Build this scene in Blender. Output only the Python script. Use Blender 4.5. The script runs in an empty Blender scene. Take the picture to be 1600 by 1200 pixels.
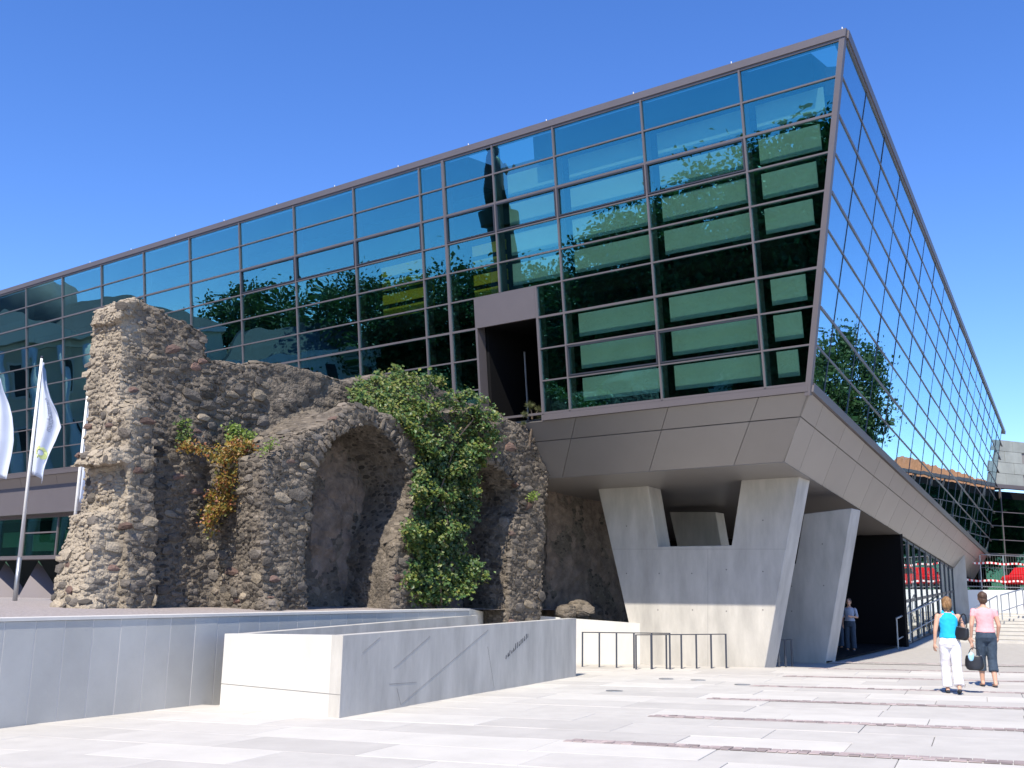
import bpy, bmesh, math, random
from mathutils import Vector, Matrix, noise
random.seed(7)
V = Vector
R = math.radians
scene = bpy.context.scene
COL = scene.collection

# ------------------------------------------------------------------ camera
FPX = 1650.0
PITCH = math.atan(344 / FPX)
ROLL = R(1.0)
CAM = V((0, 0, 1.6))
_f = V((0, math.cos(PITCH), math.sin(PITCH)))
_u0 = V((0, -math.sin(PITCH), math.cos(PITCH)))
_r0 = V((1, 0, 0))
_u = math.cos(ROLL) * _u0 - math.sin(ROLL) * _r0
_r = math.cos(ROLL) * _r0 + math.sin(ROLL) * _u0
cd = bpy.data.cameras.new('camera')
cam = bpy.data.objects.new('camera', cd)
COL.objects.link(cam)
cd.sensor_width = 36
cd.lens = FPX / 1600 * 36
cd.clip_end = 3000
m = Matrix((_r, _u, -_f)).transposed().to_4x4()
m.translation = CAM
cam.matrix_world = m
scene.camera = cam

# ------------------------------------------------------------------ sky, sun, exposure
SUN_AZ, SUN_EL = 197.5, 51.0          # azimuth clockwise from +Y
w = bpy.data.worlds.new('World'); scene.world = w; w.use_nodes = True
nt = w.node_tree; nt.nodes.clear()
sky = nt.nodes.new('ShaderNodeTexSky'); sky.sky_type = 'NISHITA'; sky.sun_disc = False
sky.sun_elevation = R(SUN_EL); sky.sun_rotation = R(SUN_AZ)
sky.altitude = 100; sky.air_density = 0.9; sky.dust_density = 0.0; sky.ozone_density = 2.5
hs = nt.nodes.new('ShaderNodeHueSaturation'); hs.inputs['Saturation'].default_value = 1.22; hs.inputs['Hue'].default_value = 0.512
bg = nt.nodes.new('ShaderNodeBackground'); bg.inputs['Strength'].default_value = 0.135
wo = nt.nodes.new('ShaderNodeOutputWorld')
mu = nt.nodes.new('ShaderNodeMix'); mu.data_type = 'RGBA'; mu.blend_type = 'MULTIPLY'; mu.inputs[0].default_value = 1; mu.inputs[7].default_value = (0.90, 0.93, 0.98, 1)
nt.links.new(sky.outputs[0], mu.inputs[6]); nt.links.new(mu.outputs[2], hs.inputs['Color']); nt.links.new(hs.outputs[0], bg.inputs[0]); nt.links.new(bg.outputs[0], wo.inputs[0])
sd = bpy.data.lights.new('sun', 'SUN'); sd.energy = 3.9; sd.angle = R(0.5); sd.color = (1, 0.92, 0.79)
sun = bpy.data.objects.new('sun', sd); COL.objects.link(sun)
SUNV = V((math.sin(R(SUN_AZ)) * math.cos(R(SUN_EL)), math.cos(R(SUN_AZ)) * math.cos(R(SUN_EL)), math.sin(R(SUN_EL))))
sun.rotation_euler = SUNV.to_track_quat('Z', 'Y').to_euler()
sun.location = (-10, -10, 40)
scene.view_settings.view_transform = 'Standard'
scene.view_settings.look = 'None'
scene.view_settings.exposure = 0.95
scene.view_settings.gamma = 1
scene.render.engine = 'CYCLES'
scene.cycles.max_bounces = 8
scene.cycles.transparent_max_bounces = 12

# ------------------------------------------------------------------ helpers
def ray(x, y): return (x - 800) / FPX * _r + (600 - y) / FPX * _u + _f
def at_y(x, y, Y):
    d = ray(x, y); return CAM + d * (Y / d.y)
def hit(x, y, p0, n):
    d = ray(x, y); return CAM + d * ((p0 - CAM).dot(n) / d.dot(n))
def gz(x, y): return 0.02 * x + 0.036 * max(0.0, min(y, 60.0) - 40.0)
def ground(x, y): return hit(x, y, V((0, 0, 0)), V((-0.02, 0, 1)))

WM = {}
def wm(o): return WM.get(o.name, Matrix())
def link(o, parent=None, mat4=None):
    mat4 = mat4 or Matrix()
    COL.objects.link(o)
    if parent:
        o.parent = parent
        o.matrix_parent_inverse = wm(parent).inverted()
    o.matrix_basis = mat4
    WM[o.name] = mat4
    return o
def tag(o, label, cat=None, group=None, kind=None):
    if label: o['label'] = label
    if cat: o['category'] = cat
    if group: o['group'] = group
    if kind: o['kind'] = kind
    return o
def empty(name, loc, label=None, cat=None, group=None, mat4=None):
    o = bpy.data.objects.new(name, None); o.empty_display_size = 0.3
    link(o, None, mat4 or Matrix.Translation(loc))
    return tag(o, label, cat, group)
def put(name, me, mat, parent=None, mat4=None):
    o = bpy.data.objects.new(name, me)
    if mat and not me.materials: me.materials.append(mat)
    return link(o, parent, mat4)

class MB:
    def __init__(s): s.v = []; s.f = []; s.mi = []
    def add(s, vs, fs, mi=0):
        b = len(s.v); s.v += [V(p) for p in vs]
        for q in fs: s.f.append([b + i for i in q]); s.mi.append(mi)
    def hexa(s, p, mi=0):  # p: 4 bottom, 4 top
        s.add(p, [(3, 2, 1, 0), (4, 5, 6, 7), (0, 1, 5, 4), (1, 2, 6, 5), (2, 3, 7, 6), (3, 0, 4, 7)], mi)
    def box(s, x0, x1, y0, y1, z0, z1, M=None, mi=0):
        p = [V(q) for q in ((x0, y0, z0), (x1, y0, z0), (x1, y1, z0), (x0, y1, z0), (x0, y0, z1), (x1, y0, z1), (x1, y1, z1), (x0, y1, z1))]
        if M: p = [M @ q for q in p]
        s.hexa(p, mi)
    def prism(s, poly, d, mi=0):  # polygon of 3-D points, extruded by vector d
        n = len(poly); a = [V(p) for p in poly]; b = [p + d for p in a]
        fs = [tuple(range(n - 1, -1, -1)), tuple(range(n, 2 * n))] + [(i, (i + 1) % n, n + (i + 1) % n, n + i) for i in range(n)]
        s.add(a + b, fs, mi)
    def tube(s, pts, rs, seg=8, cap=True, mi=0):
        pts = [V(p) for p in pts]
        if not hasattr(rs, '__len__'): rs = [rs] * len(pts)
        vs = []; ref = None
        for i, p in enumerate(pts):
            t = (pts[min(i + 1, len(pts) - 1)] - pts[max(i - 1, 0)]).normalized()
            if ref is None: ref = t.orthogonal().normalized()
            a = (ref - t * ref.dot(t)).normalized(); ref = a; b = t.cross(a)
            for k in range(seg):
                c = 2 * math.pi * k / seg; vs.append(p + rs[i] * (math.cos(c) * a + math.sin(c) * b))
        fs = []
        for i in range(len(pts) - 1):
            for k in range(seg):
                k2 = (k + 1) % seg; fs.append((i * seg + k, i * seg + k2, (i + 1) * seg + k2, (i + 1) * seg + k))
        if cap: fs += [tuple(range(seg - 1, -1, -1)), tuple((len(pts) - 1) * seg + k for k in range(seg))]
        s.add(vs, fs, mi)
    def loft(s, rings, mi=0):  # rings of equal length, closed, capped
        n = len(rings[0]); vs = [p for r_ in rings for p in r_]; fs = []
        for i in range(len(rings) - 1):
            for k in range(n): fs.append((i * n + k, i * n + (k + 1) % n, (i + 1) * n + (k + 1) % n, (i + 1) * n + k))
        fs += [tuple(range(n - 1, -1, -1)), tuple((len(rings) - 1) * n + k for k in range(n))]
        s.add(vs, fs, mi)
    def ell(s, c, r_, M=None, seg=12, rg=8, mi=0):
        rings = []
        for i in range(rg + 1):
            a = math.pi * (i + 0.02) / (rg + 0.04) - math.pi / 2
            ring = []
            for k in range(seg):
                b = 2 * math.pi * k / seg
                q = V((r_[0] * math.cos(a) * math.cos(b), r_[1] * math.cos(a) * math.sin(b), r_[2] * math.sin(a)))
                if M: q = M @ q
                ring.append(V(c) + q)
            rings.append(ring)
        s.loft(rings, mi)
    def mesh(s, name, smooth=False, fix=True):
        me = bpy.data.meshes.new(name); me.from_pydata([tuple(p) for p in s.v], [], s.f)
        if any(s.mi): me.polygons.foreach_set('material_index', s.mi)
        if fix:
            bm = bmesh.new(); bm.from_mesh(me); bmesh.ops.recalc_face_normals(bm, faces=bm.faces[:]); bm.to_mesh(me); bm.free()
        if smooth: me.polygons.foreach_set('use_smooth', [True] * len(me.polygons))
        me.update(); return me
    def build(s, name, mat, parent=None, smooth=False, fix=True, mat4=None):
        return put(name, s.mesh(name, smooth, fix), mat, parent, mat4)

def frame4(o, ex, ey, ez):
    m4 = Matrix((ex, ey, ez)).transposed().to_4x4(); m4.translation = o; return m4
def remeshed(mb, name, vox, smooth_it=0, disp=None, smooth=True):
    me = mb.mesh(name + '_src')
    o = bpy.data.objects.new(name + '_tmp', me); COL.objects.link(o)
    md = o.modifiers.new('r', 'REMESH'); md.mode = 'VOXEL'; md.voxel_size = vox
    if smooth_it:
        ms = o.modifiers.new('s', 'SMOOTH'); ms.iterations = smooth_it; ms.factor = 0.5
    dg = bpy.context.evaluated_depsgraph_get(); ev = o.evaluated_get(dg)
    out = bpy.data.meshes.new_from_object(ev)
    COL.objects.unlink(o); bpy.data.objects.remove(o); bpy.data.meshes.remove(me)
    out.name = name
    if disp:
        nv = len(out.vertices); cs = [0.0] * (3 * nv); ns_ = [0.0] * (3 * nv)
        out.vertices.foreach_get('co', cs); out.vertex_normals.foreach_get('vector', ns_)
        for i in range(nv):
            c_ = V(cs[3 * i:3 * i + 3]); c_ += disp(c_, V(ns_[3 * i:3 * i + 3])); cs[3 * i:3 * i + 3] = c_
        out.vertices.foreach_set('co', cs)
    out.polygons.foreach_set('use_smooth', [smooth] * len(out.polygons)); out.update()
    return out

# ------------------------------------------------------------------ materials
def mat(name, col, rough=0.7, metal=0.0, var=0.0, scale=3.0, col2=None, bump=0.0, bscale=40.0, spec=0.4, island=0.0, detail=6.0, dist=0.1, objrand=0.0, stretch=None):
    m_ = bpy.data.materials.new(name); m_.use_nodes = True; n = m_.node_tree; b = n.nodes['Principled BSDF']
    b.inputs['Roughness'].default_value = rough; b.inputs['Metallic'].default_value = metal
    b.inputs['Specular IOR Level'].default_value = spec
    c4 = (*col, 1); b.inputs['Base Color'].default_value = c4
    L = n.links.new
    tc = n.nodes.new('ShaderNodeTexCoord'); src = tc.outputs['Object']
    gm = n.nodes.new('ShaderNodeNewGeometry'); pos = gm.outputs['Position']
    if stretch:
        mp = n.nodes.new('ShaderNodeMapping'); mp.inputs['Scale'].default_value = stretch; L(pos, mp.inputs[0]); pos = mp.outputs[0]
    out = None
    if var or col2:
        t = n.nodes.new('ShaderNodeTexNoise'); t.inputs['Scale'].default_value = scale; t.inputs['Detail'].default_value = detail; t.inputs['Roughness'].default_value = 0.62
        L(pos, t.inputs['Vector'])
        rp = n.nodes.new('ShaderNodeValToRGB'); rp.color_ramp.elements[0].position = 0.3; rp.color_ramp.elements[1].position = 0.7
        a = col2 or tuple(min(1, c * (1 - var)) for c in col); c = col if col2 else tuple(min(1, c * (1 + var)) for c in col)
        rp.color_ramp.elements[0].color = (*a, 1); rp.color_ramp.elements[1].color = (*c, 1)
        L(t.outputs['Fac'], rp.inputs[0]); out = rp.outputs[0]
    if island or objrand:
        hv = n.nodes.new('ShaderNodeHueSaturation')
        mr = n.nodes.new('ShaderNodeMapRange'); a_ = island or objrand
        mr.inputs['To Min'].default_value = 1 - a_; mr.inputs['To Max'].default_value = 1 + a_
        if island: L(gm.outputs['Random Per Island'], mr.inputs[0])
        else:
            oi = n.nodes.new('ShaderNodeObjectInfo'); L(oi.outputs['Random'], mr.inputs[0])
        L(mr.outputs[0], hv.inputs['Value'])
        if out: L(out, hv.inputs['Color'])
        else: hv.inputs['Color'].default_value = c4
        out = hv.outputs[0]
    if out: L(out, b.inputs['Base Color'])
    if bump:
        t2 = n.nodes.new('ShaderNodeTexNoise'); t2.inputs['Scale'].default_value = bscale; t2.inputs['Detail'].default_value = 8
        L(pos, t2.inputs['Vector'])
        bp = n.nodes.new('ShaderNodeBump'); bp.inputs['Strength'].default_value = bump; bp.inputs['Distance'].default_value = dist
        L(t2.outputs['Fac'], bp.inputs['Height']); L(bp.outputs[0], b.inputs['Normal'])
    return m_
def leafmat(name, cols, trans=0.35):
    m_ = bpy.data.materials.new(name); m_.use_nodes = True; n = m_.node_tree; n.nodes.clear(); L = n.links.new
    gm = n.nodes.new('ShaderNodeNewGeometry'); rp = n.nodes.new('ShaderNodeValToRGB'); e = rp.color_ramp.elements
    while len(e) < len(cols): e.new(0.5)
    for i, c in enumerate(cols): e[i].position = i / (len(cols) - 1); e[i].color = (*c, 1)
    L(gm.outputs['Random Per Island'], rp.inputs[0])
    d = n.nodes.new('ShaderNodeBsdfPrincipled'); d.inputs['Roughness'].default_value = 0.45; d.inputs['Specular IOR Level'].default_value = 0.45
    t = n.nodes.new('ShaderNodeBsdfTranslucent'); mx = n.nodes.new('ShaderNodeMixShader'); mx.inputs[0].default_value = trans
    o = n.nodes.new('ShaderNodeOutputMaterial')
    L(rp.outputs[0], d.inputs['Base Color']); L(rp.outputs[0], t.inputs[0]); L(d.outputs[0], mx.inputs[1]); L(t.outputs[0], mx.inputs[2]); L(mx.outputs[0], o.inputs[0])
    return m_
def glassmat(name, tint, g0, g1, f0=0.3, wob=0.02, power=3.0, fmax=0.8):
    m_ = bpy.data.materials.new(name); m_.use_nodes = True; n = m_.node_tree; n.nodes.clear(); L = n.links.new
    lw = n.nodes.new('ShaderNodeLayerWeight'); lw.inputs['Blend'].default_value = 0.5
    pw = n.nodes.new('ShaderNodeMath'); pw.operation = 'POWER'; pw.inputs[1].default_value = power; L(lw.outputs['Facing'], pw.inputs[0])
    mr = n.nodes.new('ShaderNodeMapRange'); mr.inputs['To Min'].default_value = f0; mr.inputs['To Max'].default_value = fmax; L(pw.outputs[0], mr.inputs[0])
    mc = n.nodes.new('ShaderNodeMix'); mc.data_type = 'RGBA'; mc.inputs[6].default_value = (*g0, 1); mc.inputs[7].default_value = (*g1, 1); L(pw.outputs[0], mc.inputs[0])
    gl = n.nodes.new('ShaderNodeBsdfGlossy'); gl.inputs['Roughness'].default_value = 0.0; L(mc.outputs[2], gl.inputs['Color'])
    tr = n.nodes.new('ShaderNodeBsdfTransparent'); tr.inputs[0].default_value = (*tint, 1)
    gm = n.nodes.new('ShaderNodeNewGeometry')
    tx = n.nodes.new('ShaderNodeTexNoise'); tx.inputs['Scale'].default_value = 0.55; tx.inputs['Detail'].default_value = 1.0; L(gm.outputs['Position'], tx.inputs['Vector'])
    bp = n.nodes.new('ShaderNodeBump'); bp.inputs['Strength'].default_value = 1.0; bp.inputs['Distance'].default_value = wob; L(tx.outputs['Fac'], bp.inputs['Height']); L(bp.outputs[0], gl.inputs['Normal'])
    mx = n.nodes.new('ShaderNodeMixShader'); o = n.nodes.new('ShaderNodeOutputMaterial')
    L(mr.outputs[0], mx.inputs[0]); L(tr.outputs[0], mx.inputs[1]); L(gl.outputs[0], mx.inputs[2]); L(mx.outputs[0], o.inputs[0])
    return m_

M = {}
M['slab'] = mat('slab_concrete', (0.455, 0.435, 0.40), 0.85, var=0.07, scale=2.2, bump=0.15, bscale=60, objrand=0.05, dist=0.02)
M['slab_light'] = mat('slab_concrete_light', (0.50, 0.48, 0.44), 0.85, var=0.06, scale=1.5, bump=0.15, bscale=60, objrand=0.03, dist=0.02)
M['slab_dark'] = mat('slab_concrete_dark', (0.43, 0.41, 0.378), 0.85, var=0.08, scale=1.2, bump=0.15, bscale=60, objrand=0.03, dist=0.02)
M['plaza'] = mat('street_asphalt', (0.075, 0.075, 0.075), 0.9, var=0.15, scale=0.5, bump=0.2, bscale=50, dist=0.02)
M['joint'] = mat('joint_sand', (0.38, 0.36, 0.33), 0.95, var=0.1, scale=5)
M['sett'] = mat('porphyry_sett', (0.30, 0.245, 0.235), 0.8, var=0.2, scale=3, island=0.35)
M['conc_white'] = mat('pale_concrete', (0.57, 0.55, 0.505), 0.8, var=0.1, scale=1.3, bump=0.12, bscale=30, dist=0.03, stretch=(1, 1, 0.35))
M['conc'] = mat('fair_faced_concrete', (0.43, 0.41, 0.375), 0.75, var=0.19, scale=1.4, bump=0.12, bscale=25, dist=0.03, stretch=(1.6, 1.6, 0.45))
M['conc_line'] = mat('concrete_groove', (0.22, 0.21, 0.2), 0.9)
M['panel'] = mat('precast_panel', (0.385, 0.385, 0.375), 0.7, var=0.09, scale=1.0, bump=0.08, bscale=30, objrand=0.06, dist=0.02)
M['coping'] = mat('coping_stone', (0.55, 0.53, 0.50), 0.8, var=0.06, scale=3)
M['gravel'] = mat('gravel', (0.33, 0.29, 0.275), 0.95, var=0.3, scale=18, bump=0.9, bscale=30, dist=0.05)
M['metal'] = mat('anodised_frame', (0.155, 0.138, 0.143), 0.45, metal=0.35, var=0.05, scale=1)
M['metal_dark'] = mat('dark_metal', (0.06, 0.065, 0.08), 0.45, metal=0.5)
M['steel'] = mat('galvanised_steel', (0.35, 0.36, 0.38), 0.4, metal=0.7)
M['soffit'] = mat('soffit_panel_metal', (0.25, 0.235, 0.225), 0.42, metal=0.45, var=0.04, scale=0.6, objrand=0.05)
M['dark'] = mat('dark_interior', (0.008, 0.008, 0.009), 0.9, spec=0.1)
M['dark_floor'] = mat('shade_dark_floor', (0.012, 0.012, 0.013), 0.8, spec=0.1)  # shade over the entrance paving is put into this near-black
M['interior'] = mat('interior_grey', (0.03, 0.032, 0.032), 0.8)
M['blind'] = mat('pale_blind', (0.72, 0.78, 0.72), 0.8, var=0.05, scale=1.5)
M['blind_yellow'] = mat('yellow_board', (0.75, 0.50, 0.05), 0.8, var=0.05, scale=2)
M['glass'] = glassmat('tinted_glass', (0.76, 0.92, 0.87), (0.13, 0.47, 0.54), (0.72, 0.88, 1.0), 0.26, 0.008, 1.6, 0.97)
M['glass_clear'] = glassmat('entrance_glass', (0.45, 0.55, 0.5), (0.8, 0.95, 0.92), (1, 1, 1), 0.4, 0.004, 2.0, 0.95)
M['glass_green'] = glassmat('green_glass', (0.4, 0.7, 0.58), (0.30, 0.65, 0.55), (0.9, 1, 1), 0.13, 0.01)
M['mortar'] = mat('old_mortar', (0.19, 0.16, 0.125), 0.95, var=0.35, scale=2.2, col2=(0.09, 0.076, 0.062), bump=1.0, bscale=14, dist=0.08)
M['stone'] = mat('rubble_stone', (0.17, 0.142, 0.112), 0.9, col2=(0.05, 0.044, 0.038), scale=1.3, bump=0.8, bscale=22, dist=0.05, island=0.6)
M['stone_a'] = mat('rubble_stone_grey', (0.16, 0.14, 0.12), 0.9, col2=(0.06, 0.053, 0.046), scale=2.5, bump=0.7, bscale=25, dist=0.04, objrand=0.35)
M['stone_b'] = mat('rubble_stone_ochre', (0.26, 0.215, 0.16), 0.9, col2=(0.11, 0.095, 0.075), scale=2.5, bump=0.7, bscale=25, dist=0.04, objrand=0.3)
M['stone_c'] = mat('rubble_stone_red', (0.17, 0.105, 0.085), 0.9, col2=(0.09, 0.065, 0.055), scale=2.5, bump=0.7, bscale=25, dist=0.04, objrand=0.3)
M['ivy'] = leafmat('ivy_leaf', [(0.03, 0.08, 0.028), (0.06, 0.13, 0.032), (0.11, 0.175, 0.035), (0.21, 0.24, 0.05), (0.05, 0.11, 0.035), (0.24, 0.22, 0.06)])
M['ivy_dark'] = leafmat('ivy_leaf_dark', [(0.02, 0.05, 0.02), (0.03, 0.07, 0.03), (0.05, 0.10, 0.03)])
M['shrub'] = leafmat('autumn_leaf', [(0.22, 0.20, 0.03), (0.30, 0.14, 0.03), (0.10, 0.13, 0.03), (0.32, 0.22, 0.03), (0.28, 0.08, 0.04), (0.12, 0.15, 0.04)])
M['lime'] = leafmat('lime_leaf', [(0.18, 0.26, 0.04), (0.12, 0.20, 0.03), (0.24, 0.30, 0.08)])
M['pine'] = leafmat('pine_needle', [(0.10, 0.12, 0.05), (0.16, 0.17, 0.08), (0.07, 0.10, 0.04)])
M['tree_leaf'] = leafmat('tree_leaf', [(0.03, 0.075, 0.02), (0.05, 0.11, 0.03), (0.08, 0.14, 0.035)])
M['bark'] = mat('bark', (0.11, 0.085, 0.065), 0.95, var=0.3, scale=8, bump=0.5, bscale=20)
M['white_paint'] = mat('white_paint', (0.75, 0.75, 0.74), 0.6, var=0.03, scale=2)
M['flag'] = mat('flag_cloth', (0.50, 0.55, 0.66), 0.8, var=0.04, scale=2)
M['flag_ink'] = mat('flag_ink', (0.22, 0.25, 0.33), 0.8)
M['flag_green'] = mat('flag_green', (0.55, 0.62, 0.25), 0.8)
M['red'] = mat('red_plastic', (0.55, 0.03, 0.03), 0.5)
M['car_red'] = mat('red_car_paint', (0.50, 0.015, 0.02), 0.25, spec=0.6)
M['rubber'] = mat('rubber', (0.02, 0.02, 0.02), 0.8)
M['clad'] = mat('grey_green_cladding', (0.27, 0.29, 0.27), 0.7, var=0.15, scale=1.2, objrand=0.12)
M['plaster'] = mat('cream_plaster', (0.55, 0.50, 0.38), 0.85, var=0.08, scale=0.4)
M['slate'] = mat('slate_roof', (0.09, 0.095, 0.10), 0.7, var=0.15, scale=1)
M['tile'] = mat('orange_roof', (0.40, 0.16, 0.07), 0.8, var=0.2, scale=2)
M['bronze'] = mat('dark_bronze', (0.04, 0.045, 0.04), 0.5, metal=0.5)
M['skin'] = mat('skin', (0.52, 0.30, 0.21), 0.55, var=0.05, scale=12)
M['cyan'] = mat('cyan_cotton', (0.01, 0.37, 0.72), 0.85, var=0.08, scale=14, bump=0.2, bscale=60, dist=0.01)
M['white_cloth'] = mat('white_cotton', (0.74, 0.72, 0.75), 0.85, var=0.04, scale=10)
M['pink'] = mat('pink_cotton', (0.72, 0.34, 0.36), 0.85, var=0.06, scale=14)
M['denim'] = mat('dark_denim', (0.035, 0.055, 0.085), 0.85, var=0.2, scale=20)
M['blue_shirt'] = mat('pale_blue_cotton', (0.32, 0.37, 0.48), 0.85)
M['hair_blond'] = mat('dark_blond_hair', (0.20, 0.11, 0.045), 0.5, var=0.35, scale=45, stretch=(1, 1, 0.25))
M['hair_brown'] = mat('brown_hair', (0.075, 0.042, 0.028), 0.5, var=0.35, scale=45, stretch=(1, 1, 0.25))
M['leather'] = mat('black_leather', (0.012, 0.012, 0.014), 0.35, var=0.2, scale=10)
M['sole'] = mat('dark_sole', (0.025, 0.03, 0.04), 0.8)
M['bag_blue'] = mat('printed_paper', (0.6, 0.68, 0.72), 0.5, col2=(0.25, 0.5, 0.68), scale=9.0, detail=1)

# ------------------------------------------------------------------ facade geometry (shared)
d1 = ray(-1471, 911).normalized()      # along the left facade, away from the corner
d2 = ray(1707, 1022).normalized()      # along the right facade
UP = V((0, 0, 1))
C0 = at_y(1268, 600, 23.2)             # lower corner of the glass
n1h = V((d1.y, -d1.x, 0)).normalized()
if n1h.y > 0: n1h = -n1h
LEAN = R(7)
n1 = d1.cross(math.cos(LEAN) * UP + math.sin(LEAN) * n1h).normalized()
m1 = n1.cross(d1).normalized()
if m1.z < 0: m1 = -m1
if n1.y > 0: n1 = -n1                  # outward
C1 = hit(1322, 45, C0, n1)             # roof corner
n2 = d2.cross(C1 - C0).normalized()
if n2.x < 0: n2 = -n2
m2 = n2.cross(d2).normalized()
if m2.z < 0: m2 = -m2
S0 = at_y(1225, 722, 24.9)             # lower corner of the soffit
n2h = V((n2.x, n2.y, 0)).normalized()
T1 = (C1 - C0).dot(d1)
T2 = (C1 - C0).dot(d2)
HS1 = (C1 - C0).dot(m1); HS2 = (C1 - C0).dot(m2)
VROW = [0.027, 0.889, 1.745, 2.60, 3.455, 4.31, 5.16, 6.005, 6.84, 7.657]
PITCHM = 2.68

# ------------------------------------------------------------------ ground
mb = MB()
xs = [-900, -300, -120, -60, -30, -15, 0, 15, 30, 45, 60, 120, 300, 900]
ys = [-600, -200, -60, -20, 0, 10, 20, 30, 40, 44, 48, 52, 56, 60, 80, 150, 400, 1500]
def gzz(x, y): return gz(max(-60, min(60, x)), y) - 0.06
for y in ys:
    for x in xs: mb.v.append(V((x, y, gzz(x, y))))
nx = len(xs)
for j in range(len(ys) - 1):
    for i in range(nx - 1):
        mb.f.append([j * nx + i, j * nx + i + 1, (j + 1) * nx + i + 1, (j + 1) * nx + i]); mb.mi.append(0)
tag(mb.build('ground', M['plaza'], fix=False), 'asphalt ground stretching away beyond the plaza', None, kind='structure')

# plaza: bedding sheet with single slabs and sett strips
es = V((math.sin(R(113.7)), math.cos(R(113.7)), 0)); ep = V((-es.y, es.x, 0))
if ep.y < 0: ep = -ep
def PL(s, p, dz=0.0):
    q = es * s + ep * p; return V((q.x, q.y, 0.02 * q.x + dz))
mb = MB(); pxs = [-30, -20, -10, 0, 10, 20, 30, 45, 60]; pys = [-15, 0, 10, 20, 30, 40, 44, 48, 52, 56, 60, 75]
for y in pys:
    for x in pxs: mb.v.append(V((x, y, gz(x, y) - 0.03)))
for j in range(len(pys) - 1):
    for i in range(len(pxs) - 1): mb.f.append([j * 9 + i, j * 9 + i + 1, (j + 1) * 9 + i + 1, (j + 1) * 9 + i]); mb.mi.append(0)
plaza = tag(mb.build('plaza', M['joint'], fix=False), 'pale slab-paved plaza in front of the hall', None, kind='structure')
# wall / box footprints
W0 = ground(0, 1137); W1 = ground(345, 1098)
wdir = (V((W1.x, W1.y, 0)) - V((W0.x, W0.y, 0))).normalized()
wnrm = V((wdir.y, -wdir.x, 0))
def in_terrace(q):
    return (V((q.x, q.y, 0)) - V((W0.x, W0.y, 0))).dot(wnrm) < -0.3
ROW = 3.13 / 3
SL, SG = 1.92, 0.007
ex_ = V((es.x, es.y, 0.02 * es.x)).normalized(); ey_ = V((ep.x, ep.y, 0.02 * ep.x)).normalized(); ez_ = ex_.cross(ey_)
def slab_mesh(lx, ly):
    mb = MB(); a, b, c = lx / 2, ly / 2, 0.006
    mb.add([(-a, -b, -.05), (a, -b, -.05), (a, b, -.05), (-a, b, -.05), (-a, -b, -c), (a, -b, -c), (a, b, -c), (-a, b, -c),
            (-a + c, -b + c, 0), (a - c, -b + c, 0), (a - c, b - c, 0), (-a + c, b - c, 0)],
           [(0, 1, 5, 4), (1, 2, 6, 5), (2, 3, 7, 6), (3, 0, 4, 7), (4, 5, 9, 8), (5, 6, 10, 9), (6, 7, 11, 10), (7, 4, 8, 11), (8, 9, 10, 11)])
    return mb.mesh('paving_slab')
slab_me = {}
for k in ('slab', 'slab_light', 'slab_dark'):
    slab_me[k] = slab_mesh(SL - SG, ROW - SG); slab_me[k].materials.append(M[k])
strip_p = [12.43 + 3.13 * k for k in range(-2, 7)]
cands = []
p = 12.43 - 3.13 * 2
r_i = 0
while p < 28:
    off = random.uniform(0, SL)
    s = -16 + off
    while s < 15:
        q = PL(s, p + ROW / 2)
        d = q - CAM; px = 800 + FPX * d.dot(_r) / d.dot(_f); py = 600 - FPX * d.dot(_u) / d.dot(_f)
        if d.dot(_f) > 5 and -150 < px < 1760 and 1015 < py < 1290 and not in_terrace(q): cands.append((d.length, q))
        s += SL
    p += ROW; r_i += 1
cands.sort(key=lambda c: c[0])
for _, q in cands[:290]:
    k = random.choices(('slab', 'slab_light', 'slab_dark'), (5, 3.2, 2))[0]
    z = q.z + random.uniform(-0.003, 0.003)
    put('paving_slab', slab_me[k], None, plaza, frame4(V((q.x, q.y, z)), ex_, ey_, ez_))
# reddish sett strips, laid 4 mm proud of the slabs
for k, p in enumerate(strip_p):
    s0 = -4.9 + 0.12 * k; mb = MB()
    for row in range(2):
        s = s0 + row * 0.05
        while s < 13:
            l = random.uniform(0.10, 0.17)
            j = random.uniform(-.006, .006)
            q0 = PL(s + .005, p - 0.14 + row * 0.14); q1 = PL(s + l - .006, p - 0.14 + row * 0.14)
            q2 = PL(s + l - .006, p - 0.006 + row * 0.14); q3 = PL(s + .005, p - 0.006 + row * 0.14)
            dz = V((0, 0, 0.008 + random.uniform(-.003, .004)))
            b = [a_ + V((0, 0, 0.004)) for a_ in (q0, q1, q2, q3)]; t_ = [a_ * 0.94 + (q0 + q2) / 2 * 0.06 + dz for a_ in (q0, q1, q2, q3)]
            mb.hexa(b + t_)
            s += l
    o = mb.build('sett_strip', M['sett'], plaza); tag(o, 'narrow strip of reddish stone setts between slabs', kind='stuff')

for (x, y) in ((1041, 1061), (1091, 1063), (1160, 1070), (960, 1080)):
    q = ground(x, y); mb = MB(); mb.tube([q + V((0, 0, .002)), q + V((0, 0, .012))], .16, 16); mb.build('ground_light', M['steel'], plaza)
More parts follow.
